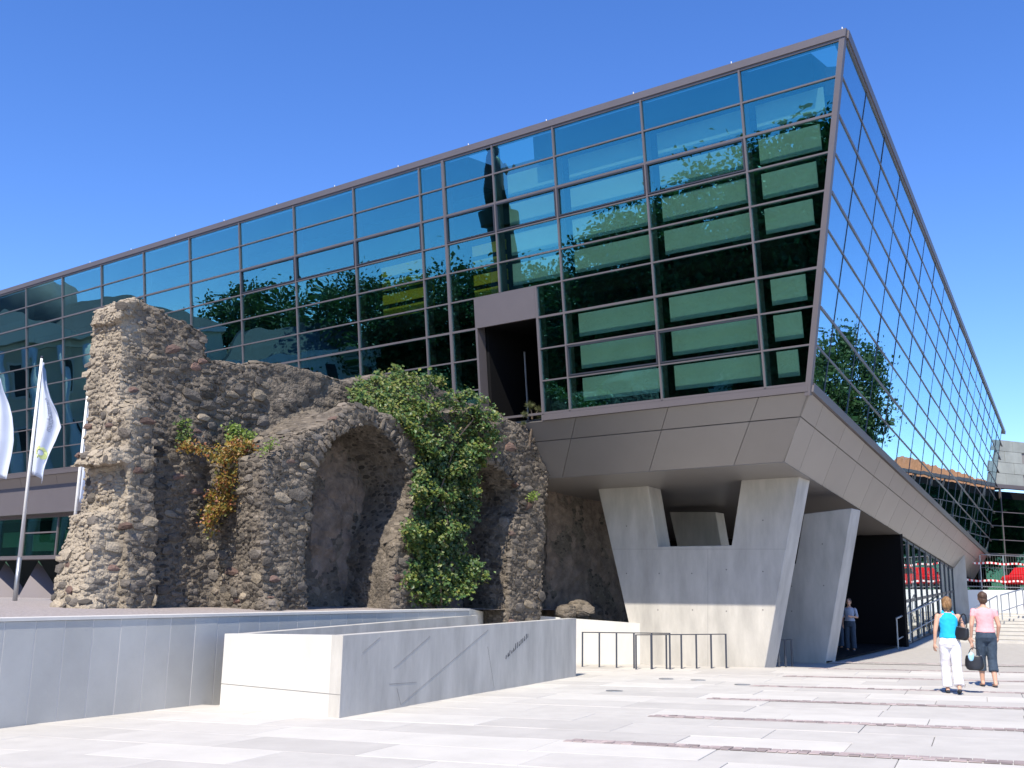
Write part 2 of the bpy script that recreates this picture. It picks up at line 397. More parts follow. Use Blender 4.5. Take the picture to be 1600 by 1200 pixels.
# ------------------------------------------------------------------ long retaining wall with precast panels
def wall_pt(t, z, out=0.0): return V((W0.x, W0.y, 0)) + wdir * t + wnrm * out + V((0, 0, z))
def wall_t(px, py):
    q = hit(px, py, V((W0.x, W0.y, 0)), wnrm); return (q - V((W0.x, W0.y, 0))).dot(wdir), q.z
tA, zA = wall_t(0, 966); tB, zB = wall_t(733, 951)
def wall_top(t): return zA + (zB - zA) * (t - tA) / (tB - tA)
rw = empty('retaining_wall', wall_pt(0, -0.1), 'long low retaining wall of grey upright precast panels below the ruin', 'wall')
jx = [-30, 8, 57, 103, 147, 190, 230, 268, 306, 341, 374, 406, 436, 465, 492, 517, 542, 566, 589, 611, 633, 654, 674, 693, 712, 733]
jt = [wall_t(x, 966 - 15 * x / 733 + 6)[0] for x in jx]
a_ = jt[1] - jt[0]
jt = [jt[0] - 1.0 * k for k in range(12, 0, -1)] + jt
mb = MB()
for t0, t1 in ((jt[0], jt[-1]),):
    mb.hexa([wall_pt(t0, -0.5, -0.003), wall_pt(t1, -0.5, -0.003), wall_pt(t1, -0.5, -0.35), wall_pt(t0, -0.5, -0.35),
             wall_pt(t0, wall_top(t0) - 0.05, -0.003), wall_pt(t1, wall_top(t1) - .05, -0.003), wall_pt(t1, wall_top(t1) - .05, -0.35), wall_pt(t0, wall_top(t0) - .05, -0.35)])
mb.build('backing_wall', M['coping'], rw)
for t0, t1 in zip(jt[:-1], jt[1:]):
    g = 0.011; mb = MB(); o_ = random.uniform(0, .003)
    mb.hexa([wall_pt(t0 + g, -0.4, 0.0 + o_), wall_pt(t1 - g, -0.4, 0.0 + o_), wall_pt(t1 - g, -0.4, -0.0025), wall_pt(t0 + g, -0.4, -0.0025),
             wall_pt(t0 + g, wall_top(t0) - .052, 0 + o_), wall_pt(t1 - g, wall_top(t1) - .052, 0 + o_), wall_pt(t1 - g, wall_top(t1) - .052, -0.0025), wall_pt(t0 + g, wall_top(t0) - .052, -0.0025)])
    mb.build('wall_panel', M['panel'], rw)
mb = MB(); t0, t1 = jt[0], jt[-1]
mb.hexa([wall_pt(t0, wall_top(t0) - .045, 0.02), wall_pt(t1, wall_top(t1) - .045, 0.02), wall_pt(t1, wall_top(t1) - .045, -0.38), wall_pt(t0, wall_top(t0) - .045, -0.38),
         wall_pt(t0, wall_top(t0), 0.02), wall_pt(t1, wall_top(t1), 0.02), wall_pt(t1, wall_top(t1), -0.38), wall_pt(t0, wall_top(t0), -0.38)])
mb.build('coping', M['coping'], rw)
# terrace behind the wall
mb = MB(); t0 = -14; N = 24
for i in range(N + 1):
    t = t0 + (jt[-1] + 8 - t0) * i / N
    zt = wall_top(min(t, jt[-1])) - 0.02
    for k, o_ in enumerate((-0.385, -2.5, -5, -9, -60)):
        q = wall_pt(t, zt + (0, 0.045, 0.07, 0.07, 0.05)[k], o_); mb.v.append(q)
for i in range(N):
    for k in range(4): mb.f.append([i * 5 + k, (i + 1) * 5 + k, (i + 1) * 5 + k + 1, i * 5 + k + 1]); mb.mi.append(0)
mb.build('terrace', M['gravel'], fix=False); tag(bpy.data.objects['terrace'], 'gravel terrace between the panel wall and the ruin', None, kind='structure')

# ------------------------------------------------------------------ concrete trough (stairwell parapet) on the plaza
BN = ground(530, 1122); BF = ground(900, 1057); BL = ground(343, 1105)
def vtop(g, px, py):   # height above point g seen at pixel
    n = V((g.x, g.y, 0)).normalized(); return hit(px, py, g, n).z
zN, zF, zL = vtop(BN, 533, 993), vtop(BF, 900, 966), vtop(BL, 350, 990)
bd = (BF - BN); bd.z = 0; bl = bd.length; bd.normalize(); bnr = V((bd.y, -bd.x, 0))
fl = (BL - BN); fl.z = 0; fw = fl.length; fl.normalize()
tr = empty('stairwell_parapet', BN, 'pale cast concrete trough-shaped parapet standing out on the plaza', 'parapet')
TH = 0.24
mb = MB()   # right wall
def bp_(a, b, z): q = V((BN.x, BN.y, 0)) + bd * a + fl * b; q.z = z; return q
zt_ = lambda a: zN + (zF - zN) * a / bl
mb.hexa([bp_(0, 0, -.4), bp_(bl, 0, -.4), bp_(bl, TH, -.4), bp_(0, TH, -.4), bp_(0, 0, zN), bp_(bl, 0, zF), bp_(bl, TH, zF), bp_(0, TH, zN)])
side = mb.build('side_wall', M['conc'], tr)
mb = MB(); mb.hexa([bp_(0.002, TH + .002, -.4), bp_(TH, TH + .002, -.4), bp_(TH, fw, -.4), bp_(0.002, fw, -.4), bp_(0.002, TH + .002, zN - .002), bp_(TH, TH + .002, zN - .002), bp_(TH, fw, zL), bp_(0.002, fw, zL)])
front = mb.build('front_wall', M['conc_white'], tr)
mb = MB(); l2 = bl * 0.93
mb.hexa([bp_(TH + .002, fw - TH, -.4), bp_(l2, fw - TH, -.4), bp_(l2, fw - .003, -.4), bp_(TH + .002, fw - .003, -.4), bp_(TH + .002, fw - TH, zL - .004), bp_(l2, fw - TH, zF + .02), bp_(l2, fw - .003, zF + .02), bp_(TH + .002, fw - .003, zL - .004)])
mb.build('side_wall', M['conc'], tr)
mb = MB()    # horizontal pour joint on the front
mb.box(0, 1, 0, 1, 0, 1, frame4(bp_(-0.0025, 0.0, 0.27), fl * fw, bd * 0.004, UP * 0.008)); mb.build('pour_joint', M['conc_line'], front)
# slanted grooves and the small lettering line on the right face
def face_pt(px, py, off=0.003):
    q = hit(px, py, V((BN.x, BN.y, 0)), bnr); return q + bnr * off
for (a, b) in (((672, 994), (615, 1044)), ((763, 984), (626, 1101)), ((608, 1069), (651, 1066)), ((762, 1010), (772, 1075)), ((620, 1075), (626, 1101)), ((594, 996), (566, 1020))):
    p0, p1 = face_pt(*a), face_pt(*b); dd = (p1 - p0); nn = bnr.cross(dd.normalized())
    mb = MB(); wd = 0.004
    mb.prism([p0 - nn * wd, p1 - nn * wd * .5, p1 + nn * wd * .5, p0 + nn * wd], -bnr * 0.002); mb.build('groove', M['conc_line'], side)
pa, pb = face_pt(789, 1031, 0.004), face_pt(826, 995, 0.004)
mb = MB(); random.seed(3)
for i in range(13):
    t = (i + .3) / 13; c = pa.lerp(pb, t); h_ = random.uniform(.05, .12); x_ = (pb - pa) / 13 * random.uniform(.25, .5)
    mb.prism([c, c + x_, c + x_ + UP * h_ + (pb - pa) * .01, c + UP * h_ + (pb - pa) * .01], -bnr * .002)
    if i % 3 == 1: mb.prism([c + x_, c + x_ * 2.2, c + x_ * 2.2 + UP * .03, c + x_ + UP * .03], -bnr * .002)
tag(mb.build('scrawl', M['metal_dark'], side), 'small black slanted scrawl on the concrete side')
# floor inside the trough
mb = MB(); mb.add([bp_(TH, TH, 0.5), bp_(bl, TH, 0.5), bp_(bl, fw - TH, 0.5), bp_(TH, fw - TH, 0.5)], [(0, 1, 2, 3)]); mb.build('trough_floor', M['conc'], tr, fix=False)

# low wall behind the cycle racks
LA, LB = ground(890, 1037), ground(1044, 1036)
zLA, zLB = vtop(LA, 890, 966), vtop(LB, 1044, 977)
ld = (LB - LA); ld.z = 0; ld.normalize(); ln = V((-ld.y, ld.x, 0))
lw_ = empty('low_wall', LA, 'low grey concrete wall behind the cycle racks beside the pier', 'wall')
mb = MB(); A2 = LA - ld * 2.2
mb.prism([V((A2.x, A2.y, -.3)), V((LB.x, LB.y, -.3)), V((LB.x, LB.y, zLB)), V((LA.x, LA.y, zLA)), V((A2.x, A2.y, zLA + .13))], ln * 0.3)
o = mb.build('wall_body', M['conc_white'], lw_)
# little step wall at the end of the panel wall
wl = empty('end_wall', wall_pt(jt[-1], 0), 'short pale concrete wall closing the end of the panel wall', 'wall')
q0 = wall_pt(jt[-1] + .02, 0); q1 = V((A2.x, A2.y, 0)) - V((0, .1, 0))
dd = (q1 - q0); dd.z = 0; nn = V((-dd.y, dd.x, 0)).normalized() * .28
mb = MB(); mb.prism([q0 + V((0, 0, -.3)), q1 + V((0, 0, -.3)), q1 + V((0, 0, zLA + .1)), q0 + V((0, 0, wall_top(jt[-1]) + .0))], nn); mb.build('wall_body', M['conc_white'], wl)

# ------------------------------------------------------------------ the hall
hall = empty('conference_hall', V((S0.x, S0.y, 0)), 'angular glass conference hall with leaning facades raised on concrete piers', 'building')
F1 = frame4(C0, d1, n1, m1)     # facade 1: x along, y outwards, z up the slope
F2 = frame4(C0, d2, n2, m2)
TEND1, TEND2 = 44.0, 48.3
def bar(mb, F, x0, x1, y0, y1, z0, z1): mb.box(x0, x1, y0, y1, z0, z1, F)
# mullion positions measured from the lower corner
mull1 = [T1 + t for t in (2.60, 5.28, 7.98, 10.03, 11.83, 12.74)] + [T1 + 12.74 + 2.70 * k for k in range(1, 12)]
DL, DR = T1 + 10.90, T1 + 8.83     # doorway edges
def corner_t(T, HS, v): return T * v / HS
# -- curtain wall 1
mb = MB()
ct = lambda v: corner_t(T1, HS1, v)
for (v0, v1, y0, y1) in ((VROW[-1] - .03, VROW[-1] + .03, -.12, .03), (VROW[0] - .03, VROW[0] + .03, -.12, .03)):
    mb.hexa([F1 @ V(q) for q in ((ct(v0) + .02, y0, v0), (TEND1, y0, v0), (TEND1, y1, v0), (ct(v0) + .02, y1, v0), (ct(v1) + .02, y0, v1), (TEND1, y0, v1), (TEND1, y1, v1), (ct(v1) + .02, y1, v1))])
cw1 = mb.build('curtain_wall', M['metal'], hall); tag(cw1, 'shaded glass facade with green blinds above the ruin')
mb = MB()   # corner post
mb.hexa([F1 @ V(q) for q in ((ct(-.25), -.1, -.25), (ct(-.25) + .13, -.1, -.25), (ct(-.25) + .13, .04, -.25), (ct(-.25), .04, -.25), (ct(HS1), -.1, HS1 - .01), (ct(HS1) + .13, -.1, HS1 - .01), (ct(HS1) + .13, .04, HS1 - .01), (ct(HS1), .04, HS1 - .01))])
mb.build('corner_post', M['metal'], hall)
DV = VROW[3]; PV = VROW[4]
for t in mull1:
    mb = MB(); wd = 0.045 if abs(t - mull1[4]) < .01 else 0.023
    lo = PV + .02 if abs(t - mull1[3]) < .01 else VROW[0]
    bar(mb, F1, t - wd, t + wd, -.32, .045, lo, VROW[-1]); mb.build('mullion', M['metal'], cw1)
for t in (DL, DR):
    mb = MB(); bar(mb, F1, t - .035, t + .035, -.3, .047, VROW[0] - .02, PV); mb.build('mullion', M['metal'], cw1)
for i in range(1, 9):
    v = VROW[i]; segs = [(ct(v) + .03, TEND1)]
    if v < PV - .1: segs = [(ct(v) + .03, DR), (DL, TEND1)]
    for a, b in segs:
        mb = MB(); wd = 0.028 if i in (3, 7) else 0.019
        bar(mb, F1, a, b, -.10, .036, v - wd, v + wd); mb.build('transom', M['metal'], cw1)
def pane_mesh(wd, hg): 
    mb = MB(); mb.box(-wd / 2, wd / 2, -.006, .006, 0, hg); me = mb.mesh('pane'); me.materials.append(M['glass']); return me
pane_cache = {}
def jitter(): return Matrix.Rotation(random.gauss(0, R(.12)), 4, 'X') @ Matrix.Rotation(random.gauss(0, R(.12)), 4, 'Z')
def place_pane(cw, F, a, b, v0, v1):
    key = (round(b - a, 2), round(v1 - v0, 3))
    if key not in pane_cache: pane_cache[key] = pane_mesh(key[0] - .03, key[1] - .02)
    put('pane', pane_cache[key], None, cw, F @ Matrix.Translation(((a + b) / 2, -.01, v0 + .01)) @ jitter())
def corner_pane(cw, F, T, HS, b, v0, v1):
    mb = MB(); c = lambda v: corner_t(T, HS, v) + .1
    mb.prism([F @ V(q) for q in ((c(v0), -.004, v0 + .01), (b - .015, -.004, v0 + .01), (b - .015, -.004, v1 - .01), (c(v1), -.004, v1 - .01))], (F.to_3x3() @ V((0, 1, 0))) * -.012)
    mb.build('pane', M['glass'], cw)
for i in range(9):
    v0, v1 = VROW[i], VROW[i + 1]
    corner_pane(cw1, F1, T1, HS1, mull1[0], v0, v1)
    cols = list(zip(mull1[:-1], mull1[1:]))
    for k, (a, b) in enumerate(cols):
        if a > 37.5: continue
        if i <= 3 and k in (2, 3):
            if i <= 3: place_pane(cw1, F1, a if k == 2 else DL, DR if k == 2 else b, v0, v1)
            continue
        place_pane(cw1, F1, a, b, v0, v1)
        if (i == 1 and k in (0, 1)) or (i == 6 and k in (0, 1, 2, 5, 6, 7)) or (i == 6 and k == 3):
            mb = MB(); g = .035
            for (x0, x1, z0, z1) in ((a + g, b - g, v0 + g, v0 + g + .035), (a + g, b - g, v1 - g - .035, v1 - g), (a + g, a + g + .035, v0 + g + .036, v1 - g - .036), (b - g - .035, b - g, v0 + g + .036, v1 - g - .036)):
                bar(mb, F1, x0, x1, 0.002, .05, z0, z1)
            mb.build('window_frame', M['metal_dark'], cw1)
# blank panel over the doorway and the dark recess
mb = MB(); bar(mb, F1, DR + .037, DL - .037, -.05, .05, DV, PV - .02); mb.build('door_panel', M['metal'], hall)
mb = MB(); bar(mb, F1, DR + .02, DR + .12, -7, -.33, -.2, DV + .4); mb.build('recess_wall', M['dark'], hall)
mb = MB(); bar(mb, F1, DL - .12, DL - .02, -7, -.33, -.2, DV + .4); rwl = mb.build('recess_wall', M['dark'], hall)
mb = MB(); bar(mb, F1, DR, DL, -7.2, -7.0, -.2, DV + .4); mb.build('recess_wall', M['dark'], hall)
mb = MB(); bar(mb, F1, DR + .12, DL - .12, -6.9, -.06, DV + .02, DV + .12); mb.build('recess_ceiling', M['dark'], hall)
mb = MB(); mb.tube([F1 @ V((DL - .5, -1.5, -4)), F1 @ V((DL - .5, -1.5, DV - .6))], .03); mb.build('pipe', M['steel'], hall)
# coping and lower fascia, facade 1 and 2
mb = MB(); v0 = VROW[-1] + .032; v1 = HS1
mb.hexa([F1 @ V(q) for q in ((ct(v0), -.3, v0), (TEND1, -.3, v0), (TEND1, .06, v0), (ct(v0) - .02, .06, v0), (ct(v1), -.3, v1), (TEND1, -.3, v1), (TEND1, .06, v1), (ct(v1) - .02, .06, v1))])
mb.build('coping', M['metal'], hall)
ct2 = lambda v: corner_t(T2, HS2, v)
VR2 = [v / HS1 * HS2 for v in VROW]
mb = MB(); v0 = VR2[-1] + .032; v1 = HS2
mb.hexa([F2 @ V(q) for q in ((ct2(v0) + .05, -.3, v0), (TEND2 + .4, -.3, v0), (TEND2 + .4, .06, v0), (ct2(v0) + .06, .06, v0), (ct2(v1) + .05, -.3, v1 + .002), (TEND2 + .4, -.3, v1 + .002), (TEND2 + .4, .06, v1 + .002), (ct2(v1) + .06, .06, v1 + .002))])
mb.build('coping', M['metal'], hall)
FB = -0.16
mb = MB(); bar(mb, F1, ct(FB) + .05, DR + .05, -.25, .05, FB, VROW[0] - .035); mb.build('fascia', M['metal'], hall)
mb = MB(); bar(mb, F1, DL, TEND1, -.25, .05, FB, VROW[0] - .035); mb.build('fascia', M['metal'], hall)
mb = MB(); bar(mb, F2, .06, TEND2, -.25, .05, FB, VR2[0] - .035); mb.build('fascia', M['metal'], hall)
for k in range(12):     # tiny lightning-rod clips on the roof edge
    mb = MB(); mb.tube([F1 @ V((T1 + .1 + 2.7 * k, -.05, HS1 - .01)), F1 @ V((T1 + .1 + 2.7 * k, -.05, HS1 + .09))], .012, 6); mb.build('roof_clip', M['white_paint'], hall)
# -- curtain wall 2
mull2 = [T2 + 2.66 * (k + 1) for k in range(18)]
mb = MB()
for (v0, v1, y0, y1) in ((VR2[-1] - .03, VR2[-1] + .03, -.12, .03), (VR2[0] - .03, VR2[0] + .03, -.12, .03)):
    mb.hexa([F2 @ V(q) for q in ((ct2(v0) + .14, y0, v0), (TEND2, y0, v0), (TEND2, y1, v0), (ct2(v0) + .14, y1, v0), (ct2(v1) + .14, y0, v1), (TEND2, y0, v1), (TEND2, y1, v1), (ct2(v1) + .14, y1, v1))])
cw2 = mb.build('curtain_wall', M['metal'], hall); tag(cw2, 'long glass facade mirroring the blue sky')
for t in mull2:
    mb = MB(); bar(mb, F2, t - .015, t + .015, -.2, .008, VR2[0], VR2[-1]); mb.build('mullion', M['metal_dark'], cw2)
for i in range(1, 9):
    v = VR2[i]; mb = MB(); wd = .032 if i in (2, 5, 7) else .02
    bar(mb, F2, ct2(v) + .14, TEND2, -.1, .016, v - wd, v + wd); mb.build('transom', M['metal'], cw2)
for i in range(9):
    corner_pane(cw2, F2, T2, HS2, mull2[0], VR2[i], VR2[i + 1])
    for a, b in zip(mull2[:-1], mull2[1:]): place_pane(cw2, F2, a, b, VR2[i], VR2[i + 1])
# -- body behind the glass: roof, floors, dark core
def q1(t, y, z): return F1 @ V((t, y, z))
def plan(a, b, z): q = V((C0.x, C0.y, 0)) + V((d1.x, d1.y, 0)) * a + V((d2.x, d2.y, 0)) * b; q.z = z; return q
ztop = C1.z
mb = MB(); mb.prism([plan(0, 0, ztop - .9) + V((0, .6, 0)), plan(0, 48, ztop - 2.4), plan(44, 48, ztop - 2.4), plan(44, 0.6, ztop - .9)], V((0, 0, .7))); mb.build('roof', M['metal_dark'], hall)
COREZ = S0.z + .05
mb = MB()
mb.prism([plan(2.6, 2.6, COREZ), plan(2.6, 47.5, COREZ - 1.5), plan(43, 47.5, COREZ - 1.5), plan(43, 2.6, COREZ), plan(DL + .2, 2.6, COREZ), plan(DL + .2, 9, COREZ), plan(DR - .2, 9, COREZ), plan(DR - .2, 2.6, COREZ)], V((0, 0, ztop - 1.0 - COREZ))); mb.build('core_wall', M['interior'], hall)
for v0, v1, y0 in ((VROW[3] + .1, VROW[4] - .1, -.36), (VROW[8] + .03, VROW[9] - .05, -.14), (VROW[0] - .1, VROW[0] + .05, -.3)):
    for a, b in ((ct(v0) + .7, DR - .1), (DL + .1, TEND1 - 1)):
        mb = MB(); bar(mb, F1, a, b, -3.0, y0, v0, v1); mb.build('floor_slab', M['dark'], hall)
    mb = MB(); bar(mb, F2, ct2(v0) + 1.0, TEND2 - 1, -3.0, y0, v0, v1); mb.build('floor_slab', M['dark'], hall)
# pale horizontal blinds behind the glass (right bays), yellow boards (centre)
def blind(t0, t1, v0, v1, y, m_, nm):
    mb = MB(); bar(mb, F1, t0, t1, y - .04, y, v0, v1); mb.build(nm, m_, hall)
bays = [(ct(4) + .55, mull1[0]), (mull1[0], mull1[1]), (mull1[1], mull1[2]), (mull1[2], mull1[3])]
for k, (a, b) in enumerate(bays):
    for i in (0, 1, 2, 4, 5, 6, 7):
        v0 = VROW[i]; aa, bb = a + .06, b - .16
        if k == 0: aa = ct(v0 + .4) + .5
        if k == 3 and i <= 2: continue
        if k == 2 and i <= 2: bb = min(bb, DR - .1)
        blind(aa, bb, v0 + .24, v0 + .85, -.42, M['blind'], 'blind')
for (a, b) in ((mull1[3] + .05, mull1[4] - .55), (mull1[5] + .05, mull1[5] + 2.1)):
    for i in (4, 5):
        for j in (0, 1):
            blind(a, b, VROW[i] + .04 + .43 * j, VROW[i] + .34 + .43 * j, -.45, M['blind_yellow'], 'interior_board')
# -- soffit: backing + panels
def sof1(t, k): return (C0 + F1.to_3x3() @ V((0, -.03, FB))) * (1 - k) + S0 * k + d1 * t
def sof2(t, k): return (C0 + F2.to_3x3() @ V((0, -.03, FB))) * (1 - k) + S0 * k + d2 * t
def soffit(fn, d, cols, nin, end, lab):
    mb = MB(); a, b, c, e = fn(0.05, 0), fn(end, 0), fn(end, 1), fn(0.05, 1)
    mb.prism([a + nin * .03, b + nin * .03, c + nin * .03, e + nin * .03], nin * .1)
    so = mb.build('soffit', M['conc_line'], hall); tag(so, lab)
    rows = [(0, .345), (.345, 1)]
    for t0, t1 in zip(cols[:-1], cols[1:]):
        for k0, k1 in rows:
            g = .008; gk = .008
            mb = MB(); mb.prism([fn(t0 + g, k0 + gk), fn(t1 - g, k0 + gk), fn(t1 - g, k1 - gk), fn(t0 + g, k1 - gk)], nin * .028)
            mb.build('soffit_panel', M['soffit'], so)
ns1 = d1.cross(S0 - C0).normalized(); ns1 = ns1 if ns1.z > 0 else -ns1
ns2 = d2.cross(S0 - C0).normalized(); ns2 = ns2 if ns2.z > 0 else -ns2
soffit(sof1, d1, [0.02, 1.29, 3.64, 6.33, 7.95], ns1, 7.95, 'dark sloping soffit under the left facade')
soffit(sof1, d1, [DL] + [DL + 2.68 * k for k in range(1, 13)], ns1, DL + 2.68 * 12, 'dark sloping soffit hidden behind the ruin')
soffit(sof2, d2, [0.02, 1.5] + [1.5 + 2.66 * k for k in range(1, 18)], ns2, 46.7, 'pale grey sloping soffit facing the plaza')
# underside slab
mb = MB(); und = [S0, S0 + d2 * 46, S0 + d2 * 46 + d1 * 40, S0 + d1 * 40, S0 + d1 * (DL + .2), S0 + d1 * (DL + .2) + d2 * 8, S0 + d1 * 8.9 + d2 * 8, S0 + d1 * 8.9]
mb.prism(und, V((0, 0, .04))); mb.build('underside', M['soffit'], hall)
# -- concrete piers
PB = ground(1195, 1043)
def pier_pt(px, py, base=PB): return hit(px, py, base, n1h)
pier_depth = (V((d2.x, d2.y, 0)).normalized() * 0.0 - n1h)
def pier(outline, base, depth, nm='pier'):
    pts = [pier_pt(x, y, base) for x, y in outline]
    mb = MB(); mb.prism(pts, -n1h * depth); o = mb.build(nm, M['conc'], hall)
    bm = bmesh.new(); bm.from_mesh(o.data); bmesh.ops.bevel(bm, geom=[e for e in bm.edges if e.calc_length() > .3], offset=.015, segments=1, affect='EDGES'); bm.to_mesh(o.data); bm.free()
    return o, pts
zc = S0.z
o, pts = pier([(1193, 1052), (1249, 744), (1159, 746), (1143, 852), (1028, 854), (1012, 758), (934, 762), (1002, 1060)], PB, .75)
tag(o, 'front concrete pier with a trapezoid opening at its top')
for (x, y) in ((979, 822), (979, 896), (1030, 896), (1081, 896), (1135, 890), (1192, 813), (1192, 893), (1028, 953), (1082, 953), (1135, 955), (1192, 953)):
    q = pier_pt(x, y) + n1h * .001; mb = MB(); mb.tube([q - n1h * .01, q + n1h * .002], .022, 8); mb.build('anchor_hole', M['conc_line'], o)
for (a_, b_) in (((1106, 858), (1106, 1046)), ((946, 858), (1228, 858))):
    p0, p1 = pier_pt(*a_), pier_pt(*b_); nn = n1h.cross((p1 - p0).normalized()) * .003; mb = MB(); mb.prism([p0 - nn + n1h * .0015, p1 - nn + n1h * .0015, p1 + nn + n1h * .0015, p0 + nn + n1h * .0015], -n1h * .003); mb.build('pour_joint', M['conc_line'], o)
PB2 = ground(1290, 1035)
o2, pts = pier([(1289, 1042), (1331, 794), (1256, 803), (1243, 881), (1205, 883), (1130, 1050)], PB2, .75); tag(o2, 'second concrete pier behind the front one')
for (x, y) in ((1285, 850), (1287, 915), (1237, 916), (1237, 955)):
    q = pier_pt(x, y, PB2) + n1h * .001; mb = MB(); mb.tube([q - n1h * .01, q + n1h * .002], .022, 8); mb.build('anchor_hole', M['conc_line'], o2)
PB3 = V((PB2.x - 3.2, PB2.y + 4.2, PB2.z))
mb = MB(); c3 = hit(1090, 830, PB3, n1h)
pier([(1046, 800), (1118, 800), (1130, 870), (1140, 1040), (1040, 1040), (1062, 870)], PB3, .6)
# ground-floor dark walls and added entrance sheet; the shade is in their near-black
def pl2(a, b, z): q = V((S0.x, S0.y, 0)) + V((d1.x, d1.y, 0)) * a + V((d2.x, d2.y, 0)) * b; q.z = z; return q
def vwall(a0, b0, a1, b1, z0, z1, th, m_, nm):
    p0, p1 = pl2(a0, b0, z0), pl2(a1, b1, z0); n = (p1 - p0).cross(UP).normalized() * th
    mb = MB(); mb.prism([p0, p1, p1 + V((0, 0, z1 - z0)), p0 + V((0, 0, z1 - z0))], n); return mb.build(nm, m_, hall)
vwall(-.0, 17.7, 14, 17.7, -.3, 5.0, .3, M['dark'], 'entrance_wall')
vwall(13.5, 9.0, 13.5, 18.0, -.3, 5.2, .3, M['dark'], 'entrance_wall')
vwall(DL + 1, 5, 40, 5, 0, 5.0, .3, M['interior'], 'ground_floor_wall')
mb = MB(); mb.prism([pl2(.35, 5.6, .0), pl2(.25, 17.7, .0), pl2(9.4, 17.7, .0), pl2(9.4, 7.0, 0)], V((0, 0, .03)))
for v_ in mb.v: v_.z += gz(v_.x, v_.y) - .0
mb.build('entrance_shade_sheet', M['dark_floor'], hall)
# glazed entrance wall under the right soffit
ge = None
def gl_base(b): q = pl2(0.06, b, 0); return gz(q.x, q.y)
def gl_top(b): return (S0 + d2 * b).z - .02
mb = MB(); b0, b1 = 18.0, 37.5
for (u, wd) in ((0, 0.05),):
    q0, q1_ = pl2(.06, b0, gl_base(b0)), pl2(.06, b1, gl_base(b1))
    for (za, zb) in ((0, .08),): mb.prism([q0, q1_, q1_ + V((0, 0, .08)), q0 + V((0, 0, .08))], n2h * -.1)
    t0, t1 = pl2(.06, b0, gl_top(b0) - .1), pl2(.06, b1, gl_top(b1) - .1); mb.prism([t0, t1, t1 + V((0, 0, .09)), t0 + V((0, 0, .09))], n2h * -.1)
    h0, h1 = pl2(.06, b0, gl_base(b0) + 1.55), pl2(.06, b1, gl_base(b1) + 1.55); mb.prism([h0, h1, h1 + V((0, 0, .12)), h0 + V((0, 0, .12))], n2h * -.1)
ge = mb.build('entrance_glazing', M['metal_dark'], hall); tag(ge, 'tall glazed entrance wall under the pale soffit')
nb = 11
for k in range(nb + 1):
    b = b0 + (b1 - b0) * k / nb; q = pl2(.06, b, 0); wd = .06 if k in (0,) else .03
    mb = MB(); dd = V((d2.x, d2.y, 0)).normalized() * wd
    mb.prism([V((q.x, q.y, gl_base(b))) - dd + n2h * .03, V((q.x, q.y, gl_base(b))) + dd + n2h * .03, V((q.x, q.y, gl_top(b))) + dd + n2h * .03, V((q.x, q.y, gl_top(b))) - dd + n2h * .03], -n2h * .14)
    mb.build('glazing_post', M['metal_dark' if k else 'steel'], ge)
    if k < nb:
        c = b0 + (b1 - b0) * (k + 1) / nb; r0_, r1_ = pl2(.075, b + .05, gl_base(b) + .085), pl2(.075, c - .05, gl_base(c) + .085)
        mb = MB(); mb.prism([r0_, r1_, V((r1_.x, r1_.y, gl_top(c) - .11)), V((r0_.x, r0_.y, gl_top(b) - .11))], -n2h * .012); mb.build('pane', M['glass_clear'], ge)
vwall(2.5, 17.7, 2.5, 40, -.3, 5.0, .2, M['interior'], 'foyer_wall')
# slanted dark pillar at the far end of the glazing
pq = at_y(1487, 945, 57.0)
mb = MB(); mb.hexa([pq + V(q) for q in ((-.75, -.3, -1.5), (.8, -.3, -1.5), (.8, .6, -1.5), (-.75, .6, -1.5), (-.55, -.3, 2.6), (.75, -.3, 2.6), (.75, .6, 2.6), (-.55, .6, 2.6))]); mb.build('pier', M['conc'], hall)
# lower facade at far left, seen left of the ruin
def lf(t, y, z): q = C0 + d1 * t + n1h * y; q.z = z; return q
def lbox(t0, t1, y0, y1, z0, z1, m_, nm, par=None):
    mb = MB(); mb.hexa([lf(t0, y0, z0), lf(t1, y0, z0), lf(t1, y1, z0), lf(t0, y1, z0), lf(t0, y0, z1), lf(t1, y0, z1), lf(t1, y1, z1), lf(t0, y1, z1)]); return mb.build(nm, m_, par or hall)
zg = 1.35
lbox(24, TEND1, -1.2, -.35, 4.85, C0.z - .02, M['metal'], 'spandrel_band')  # band takes the darker frame metal: the overhang's shade is in its colour
lgl = lbox(24, TEND1, -1.3, -.75, 4.72, 4.85, M['metal'], 'window_band')
for k in range(8):
    t = 24 + 2.5 * k
    lbox(t + .04, t + 2.46, -.82, -.80, 3.2, 4.72, M['glass_green'], 'pane', lgl); lbox(t - .04, t + .04, -.9, -.74, 3.2, 4.72, M['metal'], 'mullion', lgl)
    if k % 2: lbox(t + .045, t + 2.455, -.84, -.77, 4.1, 4.16, M['metal'], 'transom', lgl)
for k in range(8): lbox(24.3 + 2.5 * k, 26.0 + 2.5 * k, -2.4, -2.3, 3.3 + .2 * (k % 3), 4.2 + .15 * (k % 2), M['blind'], 'interior_board')
lbox(24, TEND1, -3.2, -3.0, 1.0, 5.0, M['interior'], 'ground_floor_wall')
lbox(24, TEND1, -1.3, -.7, 3.05, 3.2, M['metal'], 'sill')
for k in range(7):
    t = 26 + 2.6 * k; mb = MB()
    a, b, c, ap = lf(t - 1.2, -2.3, 1.1), lf(t + 1.2, -2.3, 1.1), lf(t, -.5, 1.1), lf(t + .15, -1.5, 3.05)
    mb.add([a, b, c, ap], [(0, 1, 2), (0, 1, 3), (1, 2, 3), (2, 0, 3)]); mb.build('folded_pier', M['metal'], hall)  # frame metal again, dark to carry the shade under the overhang

